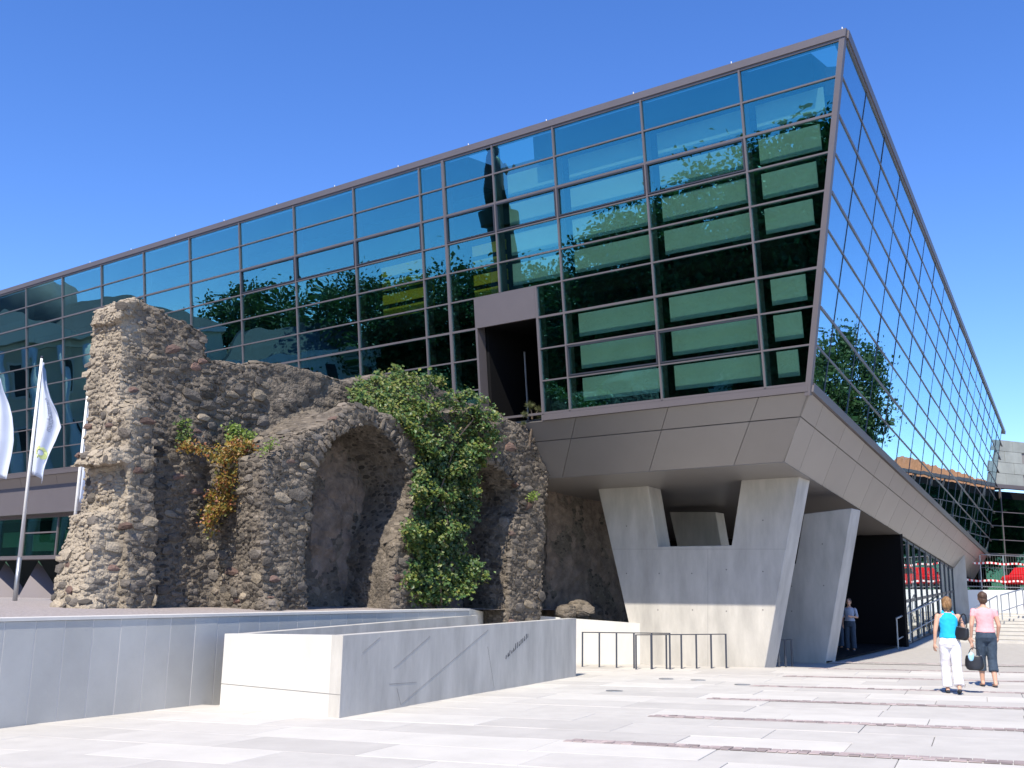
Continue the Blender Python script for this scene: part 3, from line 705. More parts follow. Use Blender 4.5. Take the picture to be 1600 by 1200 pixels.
# ------------------------------------------------------------------ the ruin
RU = V((math.sin(R(38)), math.cos(R(38)), 0)); RN = V((RU.y, -RU.x, 0))   # RN points out of the face, towards the plaza
RO = at_y(650, 940, 24.8)
def rpt(px, py, wdep=0.0): return hit(px, py, RO - RN * wdep, RN)
ruin = empty('ruined_wall', V((RO.x, RO.y, 1.3)), 'ruined medieval rubble stone wall with two round arched niches', 'ruin')
WB = 1.6
mb = MB()
back = [(150, 985), (152, 945), (160, 890), (172, 830), (180, 740), (182, 650), (186, 560), (190, 500), (196, 470), (212, 464), (230, 472), (262, 492), (300, 508), (326, 522), (320, 545), (322, 562), (360, 566), (392, 572), (415, 565), (440, 567), (485, 578), (545, 594), (600, 584), (660, 592), (720, 622), (765, 640), (805, 660), (835, 672), (850, 690), (858, 745), (935, 772), (985, 800), (985, 1000)]
mb.prism([rpt(x, y, WB) for x, y in back], -RN * 1.15)
# broken left end: stepped thickening
for poly, w0, w1 in (([(116, 985), (124, 945), (140, 885), (156, 800), (180, 800), (235, 985)], WB - .2, WB + .9),
                     ([(172, 985), (180, 720), (205, 690), (240, 700), (235, 985)], WB - .22, WB + .4),
                     ([(196, 985), (200, 640), (226, 622), (245, 640), (245, 985)], WB - .42, WB + .4),
                     ([(166, 725), (174, 700), (236, 694), (238, 716)], WB - .42, WB + .9),
                     ([(186, 500), (192, 472), (220, 466), (214, 490)], WB - .12, WB + 1.0),
                     ([(345, 985), (352, 760), (372, 735), (405, 985)], WB - .3, WB + .4)):
    mb.prism([rpt(x, y, w0) for x, y in poly], -RN * (w1 - w0))
block = [(412, 985), (411, 800), (409, 722), (430, 708), (469, 684), (514, 654), (550, 632), (580, 638), (612, 650), (636, 664), (665, 664), (700, 646), (740, 638), (772, 640), (790, 654), (812, 662), (832, 678), (850, 700), (858, 735), (852, 795), (848, 900), (848, 990),
         (795, 990), (796, 897), (799, 840), (803, 812), (811, 789), (808, 762), (787, 735), (757, 718), (725, 722), (700, 742), (686, 775), (680, 830), (678, 990),
         (612, 990), (616, 894), (624, 840), (640, 795), (643, 756), (636, 726), (618, 696), (598, 673), (574, 663), (550, 668), (526, 685), (505, 715), (491, 745), (485, 810), (481, 900), (480, 985)]
mb.prism([rpt(x, y, 0) for x, y in block], -RN * (WB + .1))
# inner niche in the back of arch 1 is a raised ring
mb.prism([rpt(x, y, WB - .12) for x, y in ((585, 940), (590, 760), (600, 725), (625, 705), (660, 720), (660, 940))], -RN * .2)
# rubble at foot
for (x, y, w_, rr) in ((118, 952, 1.9, .3), (140, 952, 1.4, .3), (420, 950, -.1, .3), (905, 955, .6, .45), (925, 962, .9, .4), (885, 958, .2, .35)):
    mb.ell(rpt(x, y, w_), (rr, rr * .8, rr * .7), seg=8, rg=5)
def ruin_disp(co, no):
    a = noise.noise(co * 0.9) * .09 + noise.noise(co * 2.3 + V((9, 3, 1))) * .055 + noise.noise(co * 5.0) * .025
    return no * a + V((0, 0, noise.noise(co * 1.7 + V((4, 4, 4))) * .05))
core_me = remeshed(mb, 'masonry_core', 0.065, 1, ruin_disp, smooth=False)
def pale_end(m_):  # blends a paler cream tone in towards the left end of the ruin
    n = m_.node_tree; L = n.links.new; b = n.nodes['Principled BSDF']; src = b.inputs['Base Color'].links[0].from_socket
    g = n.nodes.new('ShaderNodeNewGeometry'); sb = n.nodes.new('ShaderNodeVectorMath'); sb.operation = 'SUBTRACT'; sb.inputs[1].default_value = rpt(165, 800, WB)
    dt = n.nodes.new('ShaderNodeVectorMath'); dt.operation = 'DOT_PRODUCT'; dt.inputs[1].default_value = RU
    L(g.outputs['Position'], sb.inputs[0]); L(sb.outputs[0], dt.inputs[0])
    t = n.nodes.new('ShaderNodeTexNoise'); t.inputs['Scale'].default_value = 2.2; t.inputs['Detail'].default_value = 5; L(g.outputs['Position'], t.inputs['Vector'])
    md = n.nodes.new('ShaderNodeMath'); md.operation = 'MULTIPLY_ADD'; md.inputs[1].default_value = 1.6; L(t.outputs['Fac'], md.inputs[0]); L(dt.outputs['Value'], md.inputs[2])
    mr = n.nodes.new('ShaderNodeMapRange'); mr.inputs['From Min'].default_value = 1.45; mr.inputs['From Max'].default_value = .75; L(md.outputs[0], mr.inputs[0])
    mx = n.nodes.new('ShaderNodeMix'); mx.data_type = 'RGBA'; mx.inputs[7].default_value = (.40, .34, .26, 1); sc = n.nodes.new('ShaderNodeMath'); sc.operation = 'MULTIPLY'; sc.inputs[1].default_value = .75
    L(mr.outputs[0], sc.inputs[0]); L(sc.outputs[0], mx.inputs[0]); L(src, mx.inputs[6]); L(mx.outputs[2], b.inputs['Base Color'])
for k_ in ('mortar', 'stone', 'stone_b'): pale_end(M[k_])
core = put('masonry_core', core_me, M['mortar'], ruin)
M['plaster_old'] = mat('old_plaster', (0.27, 0.21, 0.165), 0.95, col2=(0.10, 0.08, 0.066), scale=2.6, bump=0.7, bscale=16, dist=0.05)
for poly in ([(484, 960), (487, 810), (492, 745), (508, 712), (528, 684), (552, 664), (578, 660), (600, 672), (625, 700), (650, 740), (655, 960)], [(682, 960), (688, 780), (705, 745), (730, 724), (760, 722), (790, 740), (812, 770), (815, 960)], [(852, 985), (858, 752), (935, 776), (985, 800), (985, 985)]):
    mb = MB(); mb.prism([rpt(x, y, WB - .05) for x, y in poly], -RN * .3)
    put('niche_plaster', remeshed(mb, 'niche_plaster', .07, 1, lambda co, no: no * (noise.noise(co * 1.3) * .12 + noise.noise(co * 3.4) * .08 + noise.noise(co * 8) * .04), smooth=False), M['plaster_old'], ruin)
# stones: icosphere-based rocks
def rock(seed):
    rnd = random.Random(seed); bm = bmesh.new(); bmesh.ops.create_icosphere(bm, subdivisions=1, radius=1)
    for v_ in bm.verts:
        d = v_.co.normalized(); k = max(abs(d.x), abs(d.y), abs(d.z))
        v_.co = d * (0.30 + 0.70 / k * .8) * rnd.uniform(.72, 1.12)
    me = bpy.data.meshes.new('stone'); bm.to_mesh(me); bm.free(); return me
rocks = [rock(i) for i in range(9)]
rock_v = [[v_.co.copy() for v_ in r_.vertices] for r_ in rocks]; rock_f = [[list(p_.vertices) for p_ in r_.polygons] for r_ in rocks]
for i, r_ in enumerate(rocks): r_.materials.append(M[('stone_a', 'stone_b', 'stone_a', 'stone_c', 'stone_b', 'stone_a', 'stone_a', 'stone_b', 'stone_a')[i]])
random.seed(11)
polys = core_me.polygons; cand = []
for p_ in polys:
    n = p_.normal; c = p_.center
    if n.dot((CAM - c).normalized()) < -0.05 or c.z < 1.1: continue
    cand.append((random.random() ** (1 / max(p_.area, 1e-6) * 1e-3) if False else random.random(), c.copy(), n.copy()))
cand.sort(key=lambda q: q[0])
grid = {}; placed = []
for _, c, n in cand:
    big = noise.noise(c * .8 + V((2, 7, 1)))
    rad = random.choice((.045, .055, .065, .075, .09, .11, .16)) * (1.0 + .5 * big)
    inner = (c - RO).dot(RN) < -.15 and (c - rpt(484, 800)).dot(RU) > 0      # smoother masonry inside the vaults
    if inner and n.dot(RN) > .5 and random.random() < .5: continue
    if n.z > .75 and random.random() < .4: continue
    md = rad * 1.45; g = 0.25; key = (int(c.x // g), int(c.y // g), int(c.z // g)); ok = True
    for dx in (-1, 0, 1):
        for dy in (-1, 0, 1):
            for dz in (-1, 0, 1):
                for (c2, r2) in grid.get((key[0] + dx, key[1] + dy, key[2] + dz), ()):
                    if (c2 - c).length < (md + r2 * 1.45) * .5: ok = False; break
                if not ok: break
            if not ok: break
        if not ok: break
    if not ok: continue
    grid.setdefault(key, []).append((c, rad)); placed.append((c, n, rad, inner))
placed.sort(key=lambda q: -q[2] / (q[0] - CAM).length * (.6 if q[3] else 1))
rest = MB()
def ring_stones(pts, centre):
    P = [rpt(x, y, 0) for x, y in pts]; cc = rpt(*centre, 0)
    for a_, b_ in zip(P[:-1], P[1:]):
        n_ = max(1, round((b_ - a_).length / .17))
        for i in range(n_):
            c = a_.lerp(b_, (i + .5) / n_); rad_ = (c - cc).normalized(); tg = RN.cross(rad_)
            l = random.uniform(.10, .22); k = random.randrange(9); rad_ = (rad_ + tg * random.gauss(0, .22)).normalized(); tg = RN.cross(rad_); m4 = Matrix((rad_ * l, tg * random.uniform(.05, .085), RN * random.uniform(.04, .09))).transposed().to_4x4(); m4.translation = c + rad_ * l * random.uniform(.8, 1.2) + RN * random.uniform(-.03, .025)
            rest.add([m4 @ v_ for v_ in rock_v[k]], rock_f[k])
ring_stones([(485, 790), (491, 745), (505, 715), (526, 685), (550, 668), (574, 663), (598, 673), (618, 696), (636, 726), (643, 756), (641, 790)], (566, 770))
ring_stones([(757, 718), (787, 735), (808, 762), (811, 789), (803, 812)], (745, 800))
for i, (c, n, rad, inner) in enumerate(placed):
    tx = UP.cross(n); tx = tx.normalized() if tx.length > .1 else n.orthogonal().normalized(); ty = n.cross(tx)
    a = random.gauss(0, .16); tx, ty = tx * math.cos(a) + ty * math.sin(a), ty * math.cos(a) - tx * math.sin(a)
    sx, sy, sz = rad * random.uniform(1.0, 1.6), rad * random.uniform(.6, 1.0), rad * random.uniform(.3, .6) * (.5 if inner else 1)
    m4 = Matrix((tx * sx, ty * sy, n * sz)).transposed().to_4x4(); m4.translation = c + n * (random.uniform(-.008, .022) if not inner else -.002)
    k = random.randrange(9)
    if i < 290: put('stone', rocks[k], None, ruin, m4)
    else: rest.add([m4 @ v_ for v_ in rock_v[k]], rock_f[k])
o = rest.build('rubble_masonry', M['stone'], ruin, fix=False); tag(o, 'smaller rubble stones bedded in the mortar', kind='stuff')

# ------------------------------------------------------------------ leaves
def leaf(mb, c, n, size, asp=0.75, fold=.25):
    t = n.orthogonal().normalized(); a = random.uniform(0, 6.28); b = n.cross(t); t, b = t * math.cos(a) + b * math.sin(a), b * math.cos(a) - t * math.sin(a)
    w_ = size * asp * .5
    mb.add([c - t * size * .5, c + b * w_ + n * size * fold * .5, c + t * size * .5, c - b * w_ + n * size * fold * .5], [(0, 1, 2), (0, 2, 3)])
def rndn(bias, k=1.0): return (V((random.gauss(0, 1), random.gauss(0, 1), random.gauss(0, 1))).normalized() * k + bias).normalized()
def inpoly(x, y, P):
    r_ = False; j = len(P) - 1
    for i in range(len(P)):
        if (P[i][1] > y) != (P[j][1] > y) and x < (P[j][0] - P[i][0]) * (y - P[i][1]) / (P[j][1] - P[i][1]) + P[i][0]: r_ = not r_
        j = i
    return r_
def leaf_patch(poly, wfun, clumps, per, spread, size, nbias, mb, asp=.75):
    x0, x1 = min(p_[0] for p_ in poly), max(p_[0] for p_ in poly); y0, y1 = min(p_[1] for p_ in poly), max(p_[1] for p_ in poly); k = 0
    while k < clumps:
        x, y = random.uniform(x0, x1), random.uniform(y0, y1)
        if not inpoly(x, y, poly): continue
        if noise.noise(V((x / 22, y / 22, 9))) < -.3 and random.random() < .7: continue
        k += 1; wd = wfun(x, y); c = rpt(x, y, wd); s_ = spread * random.uniform(.6, 1.3)
        for _ in range(per):
            o_ = V((random.gauss(0, s_), random.gauss(0, s_), random.gauss(0, s_ * .8)))
            leaf(mb, c + o_, rndn(nbias, .75), size * random.uniform(.45, 1.35), asp)
random.seed(5)
ivy_poly = [(540, 612), (552, 592), (585, 580), (612, 573), (650, 584), (690, 592), (705, 604), (740, 612), (772, 632), (776, 650), (768, 668), (782, 682), (770, 704), (765, 722), (745, 735), (742, 758), (748, 790), (732, 808), (728, 842), (722, 862), (745, 866), (768, 890), (758, 905), (742, 905), (735, 932), (700, 944), (660, 946), (638, 940), (636, 905), (648, 880), (644, 858), (632, 842), (640, 812), (652, 800), (645, 775), (654, 740), (650, 700), (634, 668), (600, 650), (560, 634)]
ivy = empty('ivy', rpt(690, 945, -.3), 'dense green ivy spilling over the ruin between its two arches', 'ivy')
mb = MB()
def ivyw(x, y):
    if y < 665 and x < 655: return max(-.1, 1.5 * (1 - max(0, (y - 585)) / 80)) - random.uniform(0, .25)
    return -(.04 + .6 * max(0.0, noise.noise(V((x / 34, y / 34, 3))) + .35)) * random.uniform(.5, 1.1)
leaf_patch(ivy_poly, ivyw, 620, 26, .085, .10, (RN * .5 + V((-.1, -.3, .75))), mb)
mb.build('foliage', M['ivy'], ivy, fix=False)
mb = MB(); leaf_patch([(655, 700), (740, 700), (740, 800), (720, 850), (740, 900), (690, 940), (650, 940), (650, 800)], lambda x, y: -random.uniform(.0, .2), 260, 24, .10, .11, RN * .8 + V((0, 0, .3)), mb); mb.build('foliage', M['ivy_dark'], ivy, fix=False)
for pts in ([(690, 945), (685, 880), (700, 820), (690, 760), (710, 700), (700, 660), (660, 620)], [(710, 690), (740, 655), (730, 640)], [(665, 795), (690, 770), (712, 765)], [(715, 640), (728, 636), (735, 640)]):
    mb = MB(); mb.tube([rpt(x, y, -.28) for x, y in pts], [.024 - .014 * i / len(pts) for i in range(len(pts))], 6); mb.build('stem', M['bark'], ivy, smooth=True)
iv2 = empty('ivy', rpt(620, 850, 1.2), 'dark ivy creeping up inside the larger arched niche', 'ivy')
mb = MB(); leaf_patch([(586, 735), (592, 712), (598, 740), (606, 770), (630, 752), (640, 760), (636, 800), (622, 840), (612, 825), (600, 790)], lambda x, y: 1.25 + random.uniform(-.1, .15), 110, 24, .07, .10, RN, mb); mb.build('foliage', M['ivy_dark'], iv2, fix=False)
sh = empty('hanging_shrub', rpt(385, 690, 1.2), 'orange and yellow shrub hanging on the ruin left of the arch', 'shrub')
mb = MB(); leaf_patch([(276, 697), (300, 692), (325, 705), (360, 690), (385, 688), (402, 692), (416, 720), (412, 745), (400, 760), (410, 785), (392, 775), (372, 790), (368, 808), (345, 800), (335, 835), (326, 826), (325, 800), (330, 770), (345, 750), (352, 725), (330, 712), (300, 704)], lambda x, y: WB - .3 - random.uniform(0, .55), 300, 18, .075, .072, RN * .5 + V((-.2, -.3, .5)), mb); mb.build('foliage', M['shrub'], sh, fix=False)
for pts in ([(385, 690), (360, 720), (345, 770), (335, 820)], [(380, 695), (330, 700), (285, 697)], [(390, 700), (395, 740), (400, 770)], [(375, 720), (370, 760), (375, 790)]):
    mb = MB(); mb.tube([rpt(x, y, WB - .5) for x, y in pts], .014, 5); mb.build('stem', M['bark'], sh)
def small_plant(name, lab, poly, wd, n, m_, size):
    o = empty(name, rpt(sum(p_[0] for p_ in poly) / len(poly), max(p_[1] for p_ in poly), wd), lab, 'plant')
    mb = MB(); leaf_patch(poly, lambda x, y: wd - random.uniform(0, .2), n, 16, .06, size, RN * .4 + V((0, -.2, .7)), mb); mb.build('foliage', m_, o, fix=False)
    mb = MB(); cx = sum(p_[0] for p_ in poly) / len(poly); mb.tube([rpt(cx, max(p_[1] for p_ in poly) + 4, wd + .05), rpt(cx + 2, min(p_[1] for p_ in poly) + 6, wd - .1)], .012, 5); mb.build('stem', M['bark'], o)
small_plant('leafy_tuft', 'small bright green leafy tuft above the orange shrub', [(358, 690), (360, 664), (372, 664), (395, 680), (392, 690)], WB - .25, 26, M['lime'], .08)
small_plant('leafy_tuft', 'thin green tuft on the ruin face left of the orange shrub', [(276, 690), (278, 660), (296, 656), (298, 690)], WB - .15, 14, M['ivy'], .07)
small_plant('leafy_tuft', 'tiny green tuft on the pier right of the ivy', [(826, 776), (838, 766), (840, 780), (828, 784)], -.12, 8, M['lime'], .06)
small_plant('leafy_tuft', 'wispy pale green tuft at the foot of the vault slope', [(410, 700), (428, 686), (432, 694), (412, 706)], .1, 8, M['lime'], .05)
# small pine on top of the right pier
pn = empty('pine_sapling', rpt(827, 700, .3), 'small pine sapling growing on top of the ruin below the doorway', 'tree')
mb = MB(); trunk = [rpt(826, 702, -.05), rpt(829, 680, -.1), rpt(832, 660, -.1), rpt(830, 640, -.1)]; mb.tube(trunk, [.04, .034, .028, .018], 6); mb.build('trunk', M['bark'], pn)
mb = MB()
for (x, y, r_) in ((828, 634, .16), (842, 640, .15), (846, 652, .14), (820, 648, .12), (836, 660, .13), (840, 676, .11), (818, 662, .09), (850, 660, .1)):
    c = rpt(x, y, -.1)
    for _ in range(150):
        d = V((random.gauss(0, 1), random.gauss(0, 1), random.gauss(.4, .8))).normalized(); p0 = c + d * r_ * random.uniform(.1, .4); p1 = c + d * r_ * random.uniform(.8, 1.2); sd_ = d.orthogonal().normalized() * .006
        mb.add([p0 - sd_, p0 + sd_, p1], [(0, 1, 2)])
mb.build('crown', M['pine'], pn, fix=False)
for (x, y) in ((842, 640), (846, 652), (820, 648), (840, 676)):
    mb = MB(); mb.tube([rpt(831, y + 14, -.1), rpt(x, y, -.1)], .008, 5); mb.build('branch', M['bark'], pn)

# ------------------------------------------------------------------ flags
def text_mesh(txt, size):
    cu = bpy.data.curves.new('t', 'FONT'); cu.body = txt; cu.size = size; cu.align_x = 'LEFT'; o = bpy.data.objects.new('t', cu); COL.objects.link(o)
    dg = bpy.context.evaluated_depsgraph_get(); me = bpy.data.meshes.new_from_object(o.evaluated_get(dg)); COL.objects.unlink(o); bpy.data.objects.remove(o); return me
FD = 27.0
def flagpole(base_px, Y, ztop, flag_pts, lab, flab, text=True):
    b = at_y(base_px[0], base_px[1], Y); b.z = 1.25; top = V((b.x, b.y, ztop))
    po = empty('flagpole', b, lab, 'flagpole')
    mb = MB(); mb.tube([b, b + (top - b) * .2], [.06, .058], 10); mb.build('sleeve', M['steel'], po, smooth=True)
    mb = MB(); mb.tube([b + (top - b) * .2, top], [.05, .032], 10); mb.build('pole', M['white_paint'], po, smooth=True)
    mb = MB(); mb.ell(top + V((0, 0, .03)), (.045, .045, .04), seg=8, rg=5); mb.build('finial', M['metal_dark'], po)
    # limp flag cloth: rows from top to bottom, columns from the hoist outwards
    nr, nc = 26, 14; H = flag_pts['h']; W = flag_pts['w']; zt = ztop - flag_pts['drop']
    prof = flag_pts['prof']     # outward reach of fly edge by height fraction
    def pos(u, v):
        k = v * (len(prof) - 1); i = min(int(k), len(prof) - 2); rch = (prof[i] * (1 - (k - i)) + prof[i + 1] * (k - i)) * W
        ph = u * 9 + v * 2
        sag = u * u * flag_pts.get('sag', .25)
        return V((b.x + .05 + u * rch, b.y + .12 * math.sin(ph) * (.3 + u), zt - v * H - sag))
    fl_ = empty('flag', b, flab, 'flag'); mb = MB()
    for j in range(nr + 1):
        for i in range(nc + 1): mb.v.append(pos(i / nc, j / nr))
    for j in range(nr):
        for i in range(nc): mb.f.append([j * (nc + 1) + i, j * (nc + 1) + i + 1, (j + 1) * (nc + 1) + i + 1, (j + 1) * (nc + 1) + i]); mb.mi.append(0)
    me = mb.mesh('cloth', True, False); cl = put('cloth', me, M['flag'], fl_); sm = cl.modifiers.new('t', 'SOLIDIFY'); sm.thickness = .004; sm.offset = 0
    if text:
        tm = text_mesh('darmstadtium', 0.42)
        for v_ in tm.vertices:
            t = v_.co.x / 3.0; q = pos(.62 - v_.co.y * .6, .30 + t * .38); v_.co = q + V((0, -.016, 0))
        put('lettering', tm, M['flag_ink'], fl_)
        mb = MB()
        for k in range(10):
            for j in range(1):
                a0, a1 = k / 10 * 6.283, (k + 1) / 10 * 6.283
                def e(a, r_): return pos(.45 + .3 * math.cos(a) * r_, .79 + .055 * math.sin(a) * r_) + V((0, -.016, 0))
                mb.add([e(a0, .45), e(a1, .45), e(a1, 1), e(a0, 1)], [(0, 1, 2, 3)])
        mb.build('emblem', M['flag_green'], fl_, fix=False)
tp = hit(62, 560, at_y(22, 950, FD), V((0, -1, 0)))
flagpole((22, 950), FD, tp.z, dict(h=2.95, w=.62, drop=.1, prof=[.06, .2, .45, .85, 1.1, .95, .75, .62, .6], sag=.25), 'slim white flagpole in front of the glass facade', 'white flag with slanting grey lettering hanging from the flagpole')
flagpole((-52, 952), FD + 1, tp.z + .1, dict(h=2.75, w=.60, drop=.35, prof=[.1, .35, .7, .95, 1.1, 1.2, 1.2, 1.15, 1.1], sag=.1), 'flagpole at the left edge of the picture', 'white flag cut off by the left edge of the picture', False)
flagpole((103, 950), FD + 2.5, tp.z - .1, dict(h=3.1, w=.34, drop=.3, prof=[.2, .5, .8, .9, .9, .85, .7, .6, .5], sag=.2), 'flagpole half hidden behind the end of the ruin', 'white flag half hidden behind the end of the ruin', False)

# ------------------------------------------------------------------ cycle racks
def rack(p0, p1, n, h, lab):
    o = empty('cycle_rack', p0, lab, 'cycle rack', 'steel cycle racks by the pier')
    mb = MB(); mb.tube([p0 + V((0, 0, h)), p1 + V((0, 0, h))], .013, 6); mb.build('top_rail', M['metal_dark'], o)
    for k in range(n):
        q = p0.lerp(p1, k / (n - 1)); mb = MB(); mb.box(q.x - .02, q.x + .02, q.y - .02, q.y + .02, q.z - .1, q.z + h + .012); mb.build('post', M['metal_dark'], o)
ra = ground(910, 1042); rb = ground(1047, 1046); rack(ra, rb, 6, vtop(ra, 910, 988) - ra.z, 'dark steel cycle rack nearest the concrete trough')
ra = ground(994, 1046); rb = ground(1135, 1044); rack(ra, rb, 7, vtop(ra, 994, 992) - ra.z, 'dark steel cycle rack in front of the pier foot')
ra = ground(1207, 1041); rb = ground(1238, 1040); rack(ra, rb, 4, vtop(ra, 1207, 1000) - ra.z, 'dark steel cycle rack in shade between the two piers')

# ------------------------------------------------------------------ far right: steps, wall, fence, wing
st = empty('stairs', at_y(1560, 975, 52), 'pale stone steps rising on the far right', 'stairs')
for k in range(9):
    Yk = 43 + 1.9 * k; mb = MB()
    c = V((17.5 + .52 * (Yk - 43), Yk, 0)); zz = gz(c.x, c.y) - .05 + .045 * k
    a = c + V((0, 0, zz)); b = a + es * 16
    mb.prism([a, b, b + ep * 2.2, a + ep * 2.2], V((0, 0, .12))); mb.build('step', M['slab'], st)
def rail(pts, lab, posts=4, h=.95, mid=True):
    o = empty('handrail', pts[0], lab, 'handrail')
    mb = MB(); mb.tube([p_ + V((0, 0, h)) for p_ in pts], .035, 8); mb.build('rail', M['steel'], o)
    if mid:
        mb = MB(); mb.tube([p_ + V((0, 0, .2)) for p_ in pts], .025, 8); mb.build('rail', M['steel'], o)
    for k in range(posts):
        q = pts[0].lerp(pts[-1], k / (posts - 1)); mb = MB(); mb.tube([q + V((0, 0, -.2)), q + V((0, 0, h))], .03, 8); mb.build('post', M['steel'], o)
def yz(px, py, Y): return at_y(px, py, Y)
rail([yz(1522, 984, 50), yz(1560, 960, 56)], 'grey handrail on the steps behind the walkers', 4)
rail([yz(1566, 962, 51), yz(1600, 950, 55)], 'grey handrail at the right edge of the steps', 4)
rail([yz(1403, 1008, 39.5), yz(1482, 962, 52)], 'long grey handrail beside the glazed entrance', 6)
ww = empty('white_wall', yz(1560, 940, 62), 'white rendered retaining wall below the fence on the far right', 'wall')
mb = MB(); a, b = yz(1500, 962, 61), yz(1680, 962, 64); a.z = b.z = .9
mb.prism([a, b, V((b.x, b.y, yz(1600, 921, 63).z)), V((a.x, a.y, yz(1530, 922, 61).z))], V((-.1, .4, 0))); mb.build('wall_body', M['white_paint'], ww)
zf = yz(1560, 921, 62).z
mb = MB(); e0, e1 = V((a.x - 3, a.y, zf - .02)), V((b.x + 25, b.y + 8, zf - .02)); mb.prism([e0 + V((0, .45, 0)), e1 + V((0, .45, 0)), e1 + V((-8, 14, 0)), e0 + V((-2, 6, 0))], V((0, 0, -.3)))
tag(mb.build('upper_street', M['plaza']), 'asphalt street behind the white wall and fence', None, kind='structure')
fe = empty('site_fence', V((a.x, a.y, zf)), 'wire mesh site fence on the white wall', 'fence')
fz = [zf + .02, zf + 1.95]
fdir = (b - a); fdir.z = 0; fdir.normalize(); L_ = (b - a).length
for k in range(6):
    q = V((a.x, a.y, 0)) + fdir * (L_ * k / 5); mb = MB(); mb.tube([V((q.x, q.y, fz[0])), V((q.x, q.y, fz[1]))], .035, 6); mb.build('post', M['steel'], fe)
for z in (fz[0] + .12, fz[1]):
    mb = MB(); mb.tube([V((a.x, a.y, z)), V((a.x, a.y, z)) + fdir * L_], .025, 6); mb.build('rail', M['steel'], fe)
mb = MB()
for k in range(46):
    q = V((a.x, a.y, 0)) + fdir * (L_ * k / 45); mb.tube([V((q.x, q.y, fz[0])), V((q.x, q.y, fz[1]))], .006, 3, False)
o = mb.build('mesh_wire', M['steel'], fe); tag(o, None, kind='stuff')
for j, z in enumerate((zf + .42, zf + 1.42)):
    tp_ = empty('barrier_tape', V((a.x, a.y, z)), ('lower', 'upper')[j] + ' red and white striped tape along the site fence', 'tape')
    n = 56
    for c_, nm in ((0, 'white_stripes'), (1, 'red_stripes')):
        mb = MB()
        for k in range(n):
            if k % 2 != c_: continue
            p0 = V((a.x, a.y, z)) + fdir * (L_ * k / n) + V((0, -.06, .03 * math.sin(k * .5))); p1 = V((a.x, a.y, z)) + fdir * (L_ * (k + 1) / n) + V((0, -.06, .03 * math.sin(k * .5 + .5)))
            mb.prism([p0, p1, p1 + V((0, 0, .11)), p0 + V((0, 0, .11))], V((0, .004, 0)))
        mb.build(nm, M['red'] if c_ else M['white_paint'], tp_)
# far wing of the hall
wd_ = V((math.sin(R(66)), math.cos(R(66)), 0)); wn = V((wd_.y, -wd_.x, 0))
wo_ = V((29.2, 67.5, 0)); wing = empty('far_wing', wo_, 'far wing with green glass below grey-green stone cladding', 'building')
FW = frame4(wo_ - wd_ * 9, wd_, wn, UP)
zt1 = yz(1600, 758, 69).z
def wbox(x0, x1, y0, y1, z0, z1, m_, nm, par=None):
    mb = MB(); mb.box(x0, x1, y0, y1, z0, z1, FW); return mb.build(nm, m_, par or wing)
wcw = wbox(0, 40, -.3, .05, zt1 - .25, zt1, M['metal'], 'glazed_front')
for k in range(17): wbox(2.4 * k - .03, 2.4 * k + .03, -.1, .05, 1.6, zt1 - .25, M['metal'], 'mullion', wcw)
for j in range(8): wbox(0, 40, -.08, .035, 1.7 + j * .9 - .025, 1.7 + j * .9 + .025, M['metal'], 'transom', wcw)
for k in range(16):
    for j in range(8):
        z0 = 1.73 + .9 * j; z1 = min(z0 + .84, zt1 - .26)
        if z1 > z0 + .1 and k < 12: wbox(2.4 * k + .03, 2.4 * k + 2.37, -.02, 0, z0, z1, M['glass_green'], 'pane', wcw)
wbox(0, 40, -6, -3.0, 1.0, zt1, M['dark'], 'core_wall')
wbox(3, 40, -2.9, -.31, 4.6, 4.9, M['interior'], 'floor_slab')
zt2 = yz(1585, 688, 69).z
wbb = wbox(0, 14.8, -6, -.2, zt1 + .02, zt2, M['conc_line'], 'clad_wall')
for k in range(9):
    for j in range(4):
        x0 = 1.6 * k + (.8 if j % 2 else 0); h_ = (zt2 - zt1) / 4
        wbox(x0 + .01, x0 + 1.58, -.19, -.12 + random.uniform(-.01, .01), zt1 + .02 + h_ * j + .01, zt1 + .02 + h_ * (j + 1) - .01, M['clad'], 'cladding_panel', wbb)
wbox(6, 12, -4, -.4, zt2 + .02, zt2 + .55, M['metal_dark'], 'roof_housing')
wbox(5.7, 12.4, -4.2, -.1, zt2 + .56, zt2 + .72, M['metal'], 'roof_plate')

